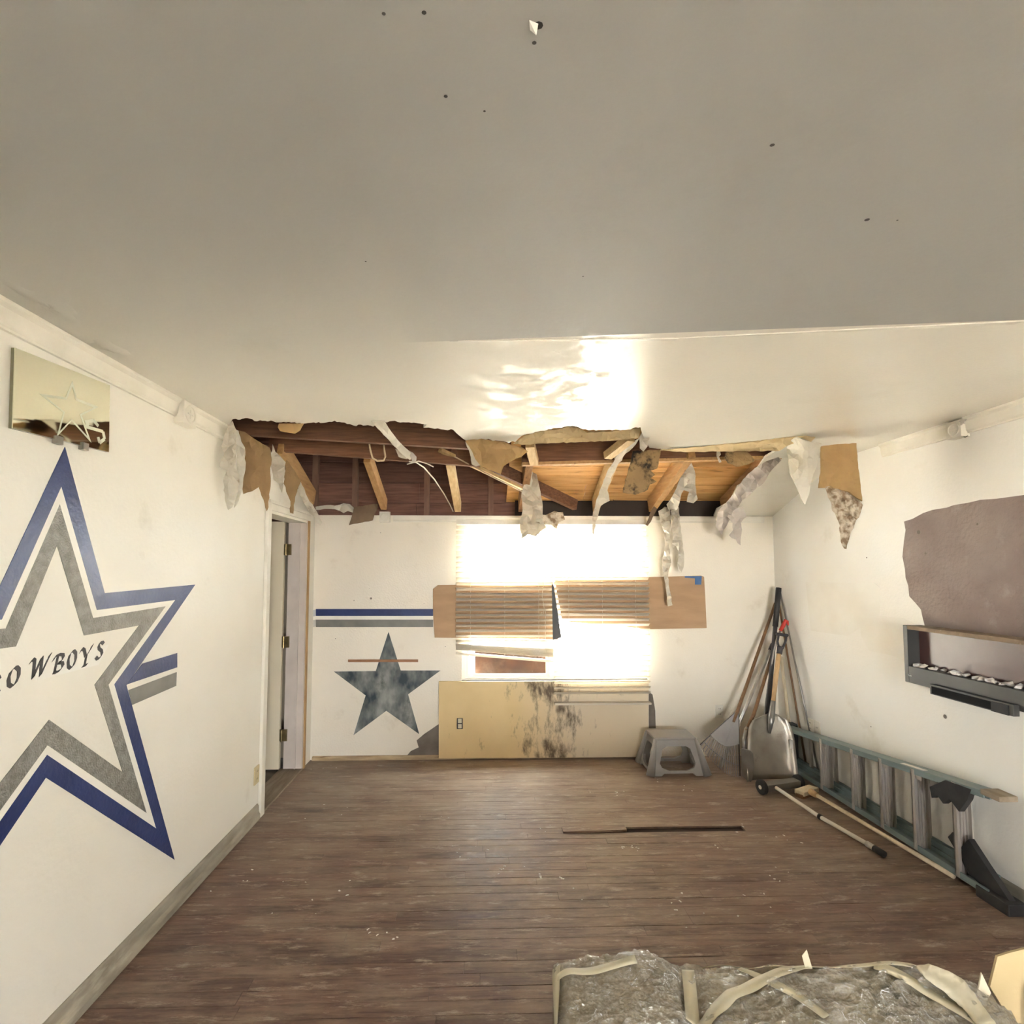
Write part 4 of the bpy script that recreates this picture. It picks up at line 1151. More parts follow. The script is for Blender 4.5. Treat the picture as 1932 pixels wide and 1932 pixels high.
torn('torn_paper', 'twisted cream and brown paper scrap over the window head', at([(1012, 968), (1030, 972), (1046, 964), (1062, 966), (1066, 980), (1054, 986), (1050, 998), (1040, 990), (1024, 990), (1010, 985)], 4.08), 'gypsum_crumb', .003, .04, 19)
torn('torn_paper', 'white torn strip following the rafter down to a thin point', [(1207, 826, 3.2), (1200, 838, 3.3), (1180, 856, 3.45), (1164, 880, 3.6), (1156, 895, 3.7), (1146, 925, 3.9), (1150, 945, 3.98), (1140, 950, 4.0), (1133, 955, 4.05), (1128, 975, 4.1), (1124, 985, 4.1), (1121, 1016, 4.1), (1118, 1005, 4.1), (1118, 975, 4.1), (1124, 950, 4.0), (1134, 920, 3.88), (1148, 885, 3.65), (1162, 862, 3.5), (1182, 842, 3.35)], 'paper_white', .003, .015, 20)
torn('torn_paper', 'white ragged knot of paper under the glaring ceiling patch', at([(1206, 826), (1212, 814), (1226, 806), (1246, 799), (1250, 804), (1236, 816), (1226, 826), (1222, 842), (1214, 852), (1207, 846)], 3.0, 3.16), 'paper_white', .003, .015, 21)
torn('torn_wallboard', 'mouldy brown wallboard piece with a bitten edge', at([(1194, 851), (1220, 850), (1247, 849), (1243, 868), (1240, 884), (1228, 888), (1236, 896), (1228, 902), (1239, 908), (1226, 914), (1222, 924), (1208, 930), (1198, 934), (1176, 929), (1180, 905), (1186, 884), (1191, 868)], 3.40, 3.46), 'paper_mold', .008, .008, 22)
torn('torn_paper', 'pleated white paper hanging from the tan rafter', at([(1304, 872), (1311, 890), (1312, 915), (1316, 942), (1308, 949), (1296, 947), (1300, 928), (1290, 925), (1284, 940), (1278, 962), (1262, 962), (1258, 952), (1272, 930), (1284, 900), (1294, 882)], 3.78, 4.2), 'paper_white', .003, .05, 23, mfreq=20)
torn('torn_paper', 'longest dangling twist of white paper in front of the cardboard', at([(1242, 964), (1254, 956), (1264, 958), (1268, 985), (1265, 1010), (1262, 1032), (1266, 1062), (1260, 1088), (1263, 1110), (1269, 1142), (1260, 1144), (1256, 1110), (1252, 1085), (1250, 1052), (1256, 1030), (1254, 1005), (1246, 985)], 4.33, 4.36), 'paper_white', .003, .035, 24, step=6, mfreq=24)
torn('torn_paper', 'shorter dangling twist of white paper beside the longest one', at([(1266, 957), (1274, 950), (1281, 958), (1282, 985), (1287, 1010), (1290, 1040), (1290, 1070), (1285, 1081), (1279, 1068), (1280, 1040), (1275, 1030), (1268, 1034), (1270, 1005), (1266, 985)], 4.31, 4.33), 'paper_white', .003, .035, 25, step=6, mfreq=24)
torn('torn_wallboard', 'small mould-spotted tan piece by the fireplace-side rafter', at([(1370, 848), (1404, 847), (1414, 856), (1424, 870), (1412, 876), (1390, 880), (1374, 874), (1367, 862)], 3.42), 'paper_mold', .006, .006, 26)
torn('torn_paper', 'grey crumpled paper wrapped along the last rafter', [(1452, 868, 3.55), (1468, 862, 3.55), (1474, 868, 3.55), (1452, 892, 3.62), (1440, 912, 3.7), (1420, 928, 3.8), (1400, 944, 3.95), (1390, 960, 4.05), (1374, 985, 4.1), (1362, 1009, 4.12), (1350, 992, 4.12), (1354, 966, 4.05), (1372, 946, 3.95), (1386, 930, 3.85), (1402, 905, 3.7), (1424, 884, 3.6)], 'paper_grey', .003, .05, 27, mfreq=16)
torn('torn_paper', 'brown and white paper scrap dangling to a sharp point', at([(1376, 968), (1392, 958), (1402, 956), (1408, 975), (1398, 986), (1400, 1000), (1397, 1029), (1388, 1018), (1376, 1010), (1384, 1000), (1383, 986), (1372, 974)], 4.05, 4.1), 'paper_grey', .003, .03, 28)
torn('torn_wallboard', 'grey-white triangular ceiling flap pointing down by the corner', [(1484, 846, 3.30), (1490, 832, 3.1), (1500, 826, 2.98), (1524, 832, 2.98), (1550, 838, 3.02), (1545, 862, 3.1), (1538, 888, 3.12), (1530, 910, 3.13), (1527, 930, 3.14), (1519, 952, 3.15), (1511, 938, 3.15), (1500, 910, 3.15), (1494, 896, 3.14), (1488, 866, 3.2)], 'ceiling_flap', .010, .010, 29)
torn('torn_wallboard', 'orange-brown flap curling down beside the triangular flap', at([(1549, 842), (1580, 838), (1616, 836), (1618, 868), (1622, 900), (1627, 945), (1618, 940), (1602, 928), (1580, 922), (1562, 920), (1545, 920), (1549, 885)], 3.08, 3.02), 'paper_tan', .008, .01, 30, jag=.6)
torn('broken_gypsum', 'crumbling gypsum core hanging to a point under the orange-brown flap', at([(1556, 918), (1580, 920), (1602, 927), (1620, 942), (1628, 953), (1621, 975), (1612, 990), (1604, 1010), (1597, 1036), (1590, 1020), (1584, 990), (1580, 968), (1570, 955), (1562, 938)], 3.04, 3.06), 'gypsum_crumb', .014, .02, 31, step=6, mfreq=30)
torn('torn_paper', 'tan torn paper edge along the ceiling over the last rafters', [(1246, 850, 3.34), (1300, 846, 3.30), (1350, 841, 3.24), (1420, 834, 3.14), (1480, 827, 3.04), (1520, 823, 3.0), (1538, 826, 3.0), (1530, 834, 3.04), (1500, 836, 3.08), (1484, 842, 3.15), (1470, 851, 3.32), (1420, 851, 3.36), (1360, 852, 3.38), (1300, 853, 3.40)], 'paper_yellow', .006, .006, 32, jag=.8)
torn('torn_paper', 'thin curling white scrap below the rafter header', at([(1352, 850), (1358, 848), (1360, 858), (1356, 862), (1361, 872), (1357, 873), (1352, 860)], 3.5), 'paper_white', .002, .01, 33, step=4, jag=.5)
torn('torn_paper', 'dark splinter of paper beside the window top corner', at([(1234, 955), (1240, 960), (1232, 975), (1222, 992), (1218, 990), (1226, 970)], 4.3), 'paper_dark', .003, .006, 34, step=5)

# ================================================================== CORNER TOOLS
FY = .0
def stool():
    a, b_, c_ = PZ(1228, 1466), PZ(1334, 1463), PZ(1205, 1443)
    x0, x1 = a.x, b_.x
    y0 = (a.y + b_.y) / 2
    y1 = y0 + .30
    zt = PY((1232 + 1310) / 2, 1391, y0 + .05).z
    tx0, tx1 = PY(1236, 1391, y0 + .05).x, PY(1312, 1391, y0 + .05).x
    ty0, ty1 = y0 + .045, y1 - .045
    r = empty('step_stool', ((x0 + x1) / 2, (y0 + y1) / 2, 0), 'grey plastic step stool with arched sides below the moldy board', 'stool')
    MB().box((tx0 - .006, ty0 - .006, zt - .022), (tx1 + .006, ty1 + .006, zt)).build('seat', M['stool_plastic'], r, bevel=.008)
    T = [Vector((tx0, ty0, zt - .012)), Vector((tx1, ty0, zt - .012)), Vector((tx1, ty1, zt - .012)), Vector((tx0, ty1, zt - .012))]
    B_ = [Vector((x0, y0, 0)), Vector((x1, y0, 0)), Vector((x1, y1, 0)), Vector((x0, y1, 0))]
    for k in range(4):
        k2 = (k + 1) % 4
        def P(s, t):
            return T[k].lerp(T[k2], s).lerp(B_[k].lerp(B_[k2], s), t)
        outline = [(0, 0), (1, 0), (1, 1), (.80, 1), (.76, .93), (.24, .93), (.20, 1), (0, 1)]
        hole = [(.19, .27), (.28, .20), (.72, .20), (.81, .27), (.85, .66), (.80, .78), (.66, .86), (.34, .86), (.20, .78), (.15, .66)]
        pts2 = [Vector(p) for p in outline + hole]
        no = len(outline)
        res = delaunay_2d_cdt(pts2, [(i, (i + 1) % no) for i in range(no)] + [(no + i, no + (i + 1) % len(hole)) for i in range(len(hole))], [], 0, 1e-5)
        fs = []
        for f_ in res[2]:
            cxy = sum((res[0][i] for i in f_), Vector((0, 0))) / len(f_)
            if pt_in(outline, cxy.x, cxy.y) and not pt_in(hole, cxy.x, cxy.y): fs.append(tuple(f_))
        me = bpy.data.meshes.new('side_frame')
        me.from_pydata([tuple(P(p.x, p.y)) for p in res[0]], [], fs)
        bm = bmesh.new(); bm.from_mesh(me)
        bmesh.ops.recalc_face_normals(bm, faces=bm.faces)
        out = (T[k] + T[k2]) / 2 - Vector(((x0 + x1) / 2, (y0 + y1) / 2, zt))
        if bm.faces and sum((f.normal.dot(out) for f in bm.faces)) < 0: bmesh.ops.reverse_faces(bm, faces=bm.faces)
        bmesh.ops.solidify(bm, geom=bm.faces[:], thickness=.022)
        bm.to_mesh(me); bm.free()
        mesh_obj('side_frame', me, M['stool_plastic'], r)
    for k in range(4):
        MB().tube([T[k], B_[k].lerp(T[k], .015)], [.014, .034], 10).build('leg', M['stool_plastic'], r, smooth=True)
stool()

def leaf_rake():
    # fan head stands on its tine tips; handle leans into the corner
    yt, yh = 4.02, 4.22
    apex = PY(1391, 1344, 4.23)
    r = empty('leaf_rake', PZ(1365, 1464), 'grey fan-shaped leaf rake leaning in the corner beside the stool', 'rake')
    L0 = PY(1320, 1406, 4.16); R0 = PY(1396, 1464, 4.03)
    Ltop, Rtop = PY(1338, 1388, 4.19), PY(1392, 1404, 4.13)
    # solid upper fan
    n = 8
    arc = []
    for i in range(n + 1):
        t = i / n
        u = 1340 + (1394 - 1340) * t
        v = 1387 + (1404 - 1387) * t + 12 * math.sin(math.pi * t)
        arc.append(PY(u, v, 4.19 - .05 * t - .012 * math.sin(math.pi * t)))
    m_ = MB()
    top = [PY(1386, 1346, 4.235), PY(1393, 1346, 4.225)]
    vs_ = [top[0], top[1]] + arc
    fs = [(0, 2 + i, 3 + i) for i in range(n // 2)] + [(1, 2 + i, 3 + i) for i in range(n // 2, n)] + [(0, 2 + n // 2, 1)]
    m_.add(vs_, fs)
    o = m_.build('fan_plate', M['rake_plastic'], r)
    sm = o.modifiers.new('thickness', 'SOLIDIFY'); sm.thickness = .006
    MB().tube([top[0], arc[0], L0], [.006, .006, .005], 6).build('fan_rim', M['rake_dark'], r)
    MB().tube([top[1], arc[-1], R0], [.006, .006, .005], 6).build('fan_rim', M['rake_dark'], r)
    # tines
    N_ = 17
    for i in range(N_ + 1):
        t = i / N_
        a = arc[0].lerp(arc[n // 2], t * 2) if t < .5 else arc[n // 2].lerp(arc[-1], t * 2 - 1)
        u = 1322 + (1396 - 1322) * t
        v = 1408 + (1466 - 1408) * (1 - (1 - t) ** 1.7)
        e = PY(u, v, 4.15 - .12 * t)
        if e.z < .006: e.z = .006
        tip = e + Vector((0, -.015, -.012))
        tip.z = max(tip.z, .005)
        MB().tube([a, e, tip], [.0042, .0034, .003], 5).build('tine', M['rake_plastic'], r)
    mid = [arc[0].lerp(L0, .62)]
    for i in range(1, 7):
        t = i / 6
        u = 1330 + (1396 - 1330) * t; v = 1402 + (1444 - 1402) * (1 - (1 - t) ** 1.6)
        mid.append(PY(u, v, 4.165 - .09 * t))
    MB().tube(mid, .005, 5).build('tine_brace', M['rake_plastic'], r)
    MB().tube([PY(1384, 1362, 4.20), PY(1391, 1343, 4.235), PY(1463, 1138, 4.42)], [.010, .014, .012], 8).build('handle', M['handle_brown'], r, smooth=True)
leaf_rake()

def scoop():
    r = empty('scoop_shovel', PZ(1458, 1476), 'wide silver scoop shovel standing on its blade in the corner', 'shovel')
    # blade grid: s across, t from tip (floor) to shoulder
    rows = [(0, 1409, 1507, 1474, 3.98), (.12, 1409, 1506, 1460, 3.99), (.35, 1410, 1503, 1430, 4.02), (.6, 1411, 1500, 1400, 4.05), (.75, 1411, 1497, 1383, 4.07), (.86, 1413, 1492, 1370, 4.085), (.94, 1420, 1485, 1358, 4.10), (1, 1440, 1470, 1350, 4.11)]
    n = 10
    V, Fs = [], []
    for (t, u0, u1, v, y) in rows:
        for i in range(n + 1):
            s = i / n
            u = u0 + (u1 - u0) * s
            c = (2 * s - 1)
            dish = .045 * (c ** 4) * (1 - .3 * t) - .018 * math.exp(-(c / .18) ** 2) * max(0, (t - .45)) * 1.6
            dv = 5 * (1 - c * c) * (1 if t > .8 else 0) * -1
            p = PY(u, v + dv, y - dish)
            if t == 0: p.z = .004
            V.append(p)
    for j in range(len(rows) - 1):
        for i in range(n):
            a = j * (n + 1) + i
            Fs.append((a, a + 1, a + n + 2, a + n + 1))
    o = MB().add(V, Fs).build('blade', M['scoop_metal'], r, smooth=True)
    sm = o.modifiers.new('thickness', 'SOLIDIFY'); sm.thickness = .004
    MB().tube([PY(1452, 1384, 4.05), PY(1455, 1355, 4.075), PY(1458, 1330, 4.12), PY(1460, 1314, 4.14)], [.008, .026, .020, .017], 10).build('socket', M['steel_grey'], r, smooth=True)
    MB().tube([PY(1459, 1322, 4.12), PY(1464, 1275, 4.15), PY(1470, 1230, 4.18)], [.016, .019, .017], 10).build('shaft', M['handle_tan'], r, smooth=True)
    g = MB()
    g.tube([PY(1470, 1234, 4.178), PY(1472, 1220, 4.19)], [.022, .024], 8)
    g.tube([PY(1470, 1224, 4.185), PY(1467, 1210, 4.195), PY(1469, 1197, 4.20)], .009, 7)
    g.tube([PY(1476, 1224, 4.185), PY(1482, 1210, 4.195), PY(1484, 1197, 4.20)], .009, 7)
    g.tube([PY(1465, 1196, 4.20), PY(1486, 1199, 4.20)], .013, 8)
    g.build('grip', M['pole_black'], r, smooth=True)
    MB().prism([PY(u, v, 4.015) for u, v in ((1489, 1395), (1495, 1396), (1495, 1413), (1489, 1412))], (0, -.004, 0)).build('sticker', M['label_white'], r, bevel=.001)
scoop()

def narrow_shovel():
    r = empty('narrow_shovel', PZ(1412, 1478), 'narrow grey shovel with a black pole, turned edge-on beside the scoop', 'shovel')
    pts_ = [(1399, 1412), (1404, 1413), (1416, 1416), (1421, 1422), (1423, 1445), (1420, 1470), (1417, 1480), (1409, 1474), (1399, 1464)]
    V = [PY(u, v, 4.0 - (u - 1399) * .004) for u, v in pts_]
    for p in V: p.z = max(p.z, .004)
    MB().prism(V, (.004, .010, 0)).build('blade', M['steel_grey'], r, bevel=.003)
    MB().tube([PY(1405, 1425, 4.03), PY(1404, 1395, 4.07), PY(1410, 1372, 4.10)], [.012, .018, .016], 8).build('socket', M['steel_grey'], r, smooth=True)
    MB().tube([PY(1408, 1378, 4.09), PY(1422, 1348, 4.14), PY(1458, 1232, 4.33)], [.014, .014, .013], 8).build('handle', M['handle_brown'], r, smooth=True)
narrow_shovel()

def pole(name, label, px_pts, rad, m_, foot=None, grip=None, cat='pole', grip_mat=None, group='long handles leaning in the corner'):
    pts_ = [PY(*p) for p in px_pts]
    o_ = empty(name, (pts_[0].x, pts_[0].y, 0), label, cat, group)
    MB().tube(pts_, rad, 10).build('shaft', m_, o_, smooth=True)
    if grip:
        MB().tube([PY(*p) for p in grip], rad * 1.35 if not isinstance(rad, list) else .015, 10).build('grip', grip_mat, o_, smooth=True)
    return o_
def to_floor(u0, v0, y0, u1, v1, y1):
    """extend the line from (top) through (bottom) down to the floor"""
    a, b2 = PY(u0, v0, y0), PY(u1, v1, y1)
    t = (0.004 - a.z) / (b2.z - a.z)
    return a, a + (b2 - a) * t
def pole2(name, label, top, bot, rad, m_, grip=None, grip_mat=None, cat='pole'):
    a, b2 = to_floor(*top, *bot)
    r = empty(name, (b2.x, b2.y, 0), label, cat, 'long handles leaning in the corner')
    MB().tube([a, a.lerp(b2, .5), b2], rad, 10).build('shaft', M[m_], r, smooth=True)
    if grip:
        MB().tube([a - (b2 - a).normalized() * .004, a.lerp(b2, grip)], rad * 1.3, 10).build('grip', M[grip_mat], r, smooth=True)
    return r
pole2('tool_pole', 'tallest black pole reaching the top of the corner pile', (1469, 1110, 4.32), (1449, 1338, 4.20), .017, 'pole_black', .22, 'rubber_black')
pole2('tool_pole', 'bright silver pole slanting towards the rake', (1458, 1216, 4.40), (1398, 1356, 4.28), .014, 'pole_alu', .05, 'pole_black')
def right_pole(label, u0, v0, u1, v1, rad, m_, name='wooden_pole'):
    a = PX(u0, v0, XR - .002 - rad); b2 = PX(u1, v1, XR - .002 - rad)
    t = (0.004 - a.z) / (b2.z - a.z)
    c2 = a + (b2 - a) * t
    r = empty(name, (c2.x, c2.y, 0), label, 'pole', 'long handles leaning in the corner')
    MB().tube([a, a.lerp(c2, .5), c2], rad, 10).build('shaft', M[m_], r, smooth=True)
    MB().tube([a, a + (a - c2).normalized() * .012], [rad, rad * .6], 10).build('end_cap', M[m_], r, smooth=True)
right_pole('pale yellow wooden pole just right of the scoop handle', 1474, 1240, 1488, 1360, .013, 'handle_pale')
right_pole('thin grey rod leaning on the fireplace wall', 1472, 1118, 1524, 1362, .007, 'steel_grey', 'metal_rod')
right_pole('slim brown rod between the pale pole and the grey rod', 1470, 1142, 1507, 1362, .008, 'handle_brown', 'metal_rod')
r = empty('pruning_pole', PZ(1470, 1470), 'thin grey bent tool with a red grip beside the black pole', 'tool', 'long handles leaning in the corner')
MB().tube([PY(1473, 1188, 4.24), PY(1465, 1208, 4.24), PY(1460, 1230, 4.24), PY(1450, 1290, 4.23), PY(1436, 1400, 4.2), PZ(1430, 1462)], .008, 8).build('shaft', M['steel_grey'], r, smooth=True)
MB().tube([PY(1472, 1190, 4.24), PY(1478, 1180, 4.235), PY(1483, 1170, 4.23), PY(1486, 1172, 4.22), PY(1487, 1180, 4.215)], [.014, .016, .015, .009, .006], 10).build('grip', M['red_grip'], r, smooth=True)

def magnet_sweeper():
    z = .05
    a, b_ = PZ(1440, 1485, z), PZ(1504, 1476, z)
    r = empty('magnet_sweeper', ((a.x + b_.x) / 2, (a.y + b_.y) / 2, 0), 'wheeled magnetic sweeper bar with a white telescopic handle on the floor', 'sweeper')
    MB().bar(a, b_, .07, .045).build('magnet_bar', M['steel_grey'], r, bevel=.004)
    d = (b_ - a).normalized()
    for p, s in ((a, -1), (b_, 1)):
        c = p + d * (.012 * s); c.z = .052
        wh = MB().tube([c - d * .014, c - d * .010, c + d * .010, c + d * .014], [.044, .051, .051, .044], 20).build('wheel', M['rubber_black'], r, smooth=False)
        MB().tube([c - d * .017, c + d * .017], .014, 12).build('hub', M['plate_white'], wh)
    h0 = PZ(1464, 1486, .06); h1 = PZ(1545, 1540, .03); h2 = PZ(1636, 1592, .02); h3 = PZ(1668, 1612, .02)
    MB().tube([a.lerp(b_, .35), h0], .014, 8).build('yoke', M['rubber_black'], r)
    MB().tube([h0, h1], .0125, 10).build('handle_tube', M['plate_white'], r, smooth=True)
    MB().tube([h1, h1.lerp(h2, .06)], .017, 10).build('clamp', M['rubber_black'], r, smooth=True)
    MB().tube([h1.lerp(h2, .06), h2], .0125, 10).build('handle_tube', M['plate_white'], r, smooth=True)
    MB().tube([h2, h2.lerp(h3, .45)], .017, 10).build('sleeve', M['pole_alu'], r, smooth=True)
    MB().tube([h2.lerp(h3, .45), h3], .019, 10).build('grip', M['rubber_black'], r, smooth=True)
magnet_sweeper()

def push_broom():
    a, b_ = PZ(1508, 1496, .035), PZ(1536, 1487, .035)
    r = empty('push_broom', ((a.x + b_.x) / 2, (a.y + b_.y) / 2, 0), 'old wooden push broom lying along the ladder', 'broom')
    MB().bar(a, b_, .07, .03).build('head', M['handle_pale'], r, bevel=.004)
    MB().bar(a - Vector((0, 0, .02)), b_ - Vector((0, 0, .02)), .055, .028).build('bristles', M['handle_brown'], r)
    h0 = PZ(1530, 1494, .045)
    h1 = PZ(1800, 1654, .016)
    MB().tube([h0, h0.lerp(h1, .06)], [.024, .018], 10).build('socket', M['handle_tan'], r, smooth=True)
    MB().tube([h0.lerp(h1, .04), h1], .0125, 10).build('handle', M['handle_pale'], r, smooth=True)
push_broom()

# ------------------------------------------------------------------ ladder on its side
def ladder():
    r = empty('step_ladder', (2.48, 3.3, 0), 'blue-green fibreglass step ladder lying on its side along the wall', 'ladder')
    yF, yN = 4.22, 2.50
    xf = 2.44
    zt_f = PY(1506, 1374, yF).z
    # rails: C channels, web horizontal, flanges along the edge
    def rail(z_far, z_near, s, x0, w, nm, y0=yF, y1=yN):
        zf, zn = z_far, z_near
        m_ = MB()
        p, q = Vector((x0 + w / 2, y0, zf)), Vector((x0 + w / 2, y1, zn))
        m_.bar(p, q, w, .007)
        for e in (x0 + .004, x0 + w - .004):
            m_.bar(Vector((e, y0, zf - s * .014)), Vector((e, y1, zn - s * .014)), .007, .030)
        return m_.build(nm, M['fibreglass'], r)
    zb = .035
    top_f, top_n = .335, .525
    rail(top_f, top_n, 1, xf, .085, 'rail')
    rail(zb, zb, -1, xf, .085, 'rail')
    rail(top_f - .02, top_n - .035, 1, xf + .092, .035, 'rear_rail', yF, yN + .06)
    rail(zb + .02, zb + .03, -1, xf + .092, .035, 'rear_rail', yF, yN + .06)
    def zt(y): return top_f + (top_n - top_f) * (yF - y) / (yF - yN)
    # steps: wide flat treads standing on edge
    for u in (1547, 1606, 1660, 1722, 1800):
        lo_, hi_ = 2.3, 4.3
        for _ in range(40):
            mid = (lo_ + hi_) / 2
            d_ = Vector((xf, mid, .25)) - Vector((0, 0, CAM_H))
            uu = CX + F * d_.dot(rgt) / d_.dot(fwd)
            if uu > u: lo_ = mid
            else: hi_ = mid
        y = (lo_ + hi_) / 2
        z1 = zt(y)
        m_ = MB().box((xf - .002, y - .004, zb), (xf + .080, y + .002, z1))
        m_.box((xf - .002, y - .022, zb), (xf + .003, y + .002, z1)); m_.box((xf + .076, y - .022, zb), (xf + .080, y + .002, z1))
        for k in range(1, 5):
            xx = xf + .08 * k / 5
            m_.box((xx - .002, y - .010, zb + .004), (xx + .002, y - .004, z1 - .004))
        st_ = m_.build('step', M['ladder_alu'], r)
        for zz in (zb + .004, z1 - .035):
            MB().bar(Vector((xf + .012, y - .018, zz)), Vector((xf + .012, y - .055, zz + .001)), .004, .03).build('step_brace', M['ladder_alu'], st_)
    # rear horizontals
    for y in (4.0, 3.72, 3.46, 3.2, 2.95, 2.72):
        MB().box((xf + .100, y - .012, zb + .015), (xf + .118, y + .012, zt(y) - .015)).build('rear_bar', M['ladder_alu'], r)
    MB().box((xf - .004, yF - .03, .006), (xf + .13, yF + .045, top_f + .018)).build('top_cap', M['rubber_black'], r, bevel=.008)
    # boots
    y = yN
    MB().box((xf - .004, y - .085, top_n - .014), (xf + .088, y + .01, top_n + .012)).build('rail_foot', M['threshold_wood'], r, bevel=.004)
    MB().box((xf - .006, y - .10, .0), (xf + .090, y + .06, .055)).build('rail_foot', M['rubber_black'], r, bevel=.006)
    m_ = MB(); zz = zt(2.62)
    m_.prism([Vector((xf - .004, 2.56, zz + .0)), Vector((xf - .004, 2.70, zz - .01)), Vector((xf - .004, 2.80, zz - .085)), Vector((xf - .004, 2.79, zz - .14)), Vector((xf - .004, 2.75, zz - .115)), Vector((xf - .004, 2.72, zz - .14)), Vector((xf - .004, 2.68, zz - .10)), Vector((xf - .004, 2.63, zz - .14)), Vector((xf - .004, 2.58, zz - .06))], (.03, 0, 0))
    m_.build('knee_brace', M['rubber_black'], r)
    m_ = MB()
    m_.prism([Vector((xf + .03, 2.46, .02)), Vector((xf + .03, 2.62, .06)), Vector((xf + .03, 2.74, .19)), Vector((xf + .03, 2.71, .23)), Vector((xf + .03, 2.67, .17)), Vector((xf + .03, 2.62, .24)), Vector((xf + .03, 2.54, .16)), Vector((xf + .03, 2.40, .03))], (.03, 0, 0))
    m_.build('knee_brace', M['rubber_black'], r)
    p = PX(1730, 1440, xf + .03)
    MB().bar(Vector((xf + .03, 3.02, zt(3.02) + .0045)), Vector((xf + .03, 2.86, zt(2.86) + .0045)), .028, .001).build('warning_label', M['label_white'], r)
ladder()

# ------------------------------------------------------------------ electric fireplace
def fireplace():
    dpt = .11
    xf = XR - dpt
    p = PX(1703, 1179, xf)
    y1, zt = p.y, p.z
    zb = PX(1713, 1287, xf).z
    y0 = y1 - 1.25
    r = empty('wall_fireplace', (XR, (y0 + y1) / 2, zb), 'black wall-hung electric fireplace with a dusty top and glass crystals', 'fireplace')
    MB().box((xf + .085, y0 + .02, zb + .01), (XR, y1 - .02, zt - .01)).build('body', M['fire_dark'], r)
    sb, st_, ss = .095, .022, .03
    m_ = MB()
    m_.box((xf, y1 - ss, zb), (XR - .004, y1, zt)); m_.box((xf, y0, zb), (XR - .004, y0 + ss, zt))
    m_.box((xf, y0 + ss, zb), (XR - .004, y1 - ss, zb + sb))
    m_.build('frame', M['fire_frame'], r, bevel=.002)
    MB().box((xf, y0 + ss, zt - st_), (XR - .004, y1 - ss, zt)).build('top_shelf', M['fire_dust'], r, bevel=.002)
    MB().box((xf + .070, y0 + ss, zb + sb), (xf + .078, y1 - ss, zt - st_)).build('glass', M['fire_glass'], r)
    rnd = random.Random(5)
    y = y1 - ss - .02
    k = 0
    while y > y0 + ss:
        s = rnd.uniform(.010, .022)
        bm = bmesh.new()
        bmesh.ops.create_icosphere(bm, subdivisions=1, radius=s)
        for v in bm.verts:
            v.co *= rnd.uniform(.75, 1.2); v.co.z *= .75
        me = bpy.data.meshes.new('crystal'); bm.to_mesh(me); bm.free()
        for v in me.vertices: v.co += Vector((xf + .045 + rnd.uniform(-.02, .012), y, zb + sb + s * .5))
        mesh_obj('crystal', me, M['crystal'], r)
        y -= s * rnd.uniform(1.1, 3.2)
    pa, pb = PX(1754, 1291, xf - .03), PX(1912, 1338, xf - .03)
    hz = .038
    bx = MB().box((xf - .03, pb.y, pa.z - .052), (xf, pa.y, pa.z + .002)).build('vent_box', M['fire_frame'], r, bevel=.003)
    MB().box((xf - .032, pb.y + .10, pa.z - .046), (xf - .029, pa.y - .012, pa.z - .008)).build('vent_slot', M['fire_dark'], bx)
    MB().box((xf - .036, pb.y + .02, pa.z - .052), (xf - .028, pb.y + .10, pa.z - .006)).build('control_block', M['rubber_black'], bx)
    q = PX(1716, 1274, xf - .001)
    MB().tube([q + Vector((0, .010, .006)), q + Vector((0, .006, -.002)), q + Vector((0, -.004, -.003)), q + Vector((0, -.010, .002)), q + Vector((0, -.012, -.004))], .0022, 5).build('logo_mark', M['label_white'], r)
fireplace()

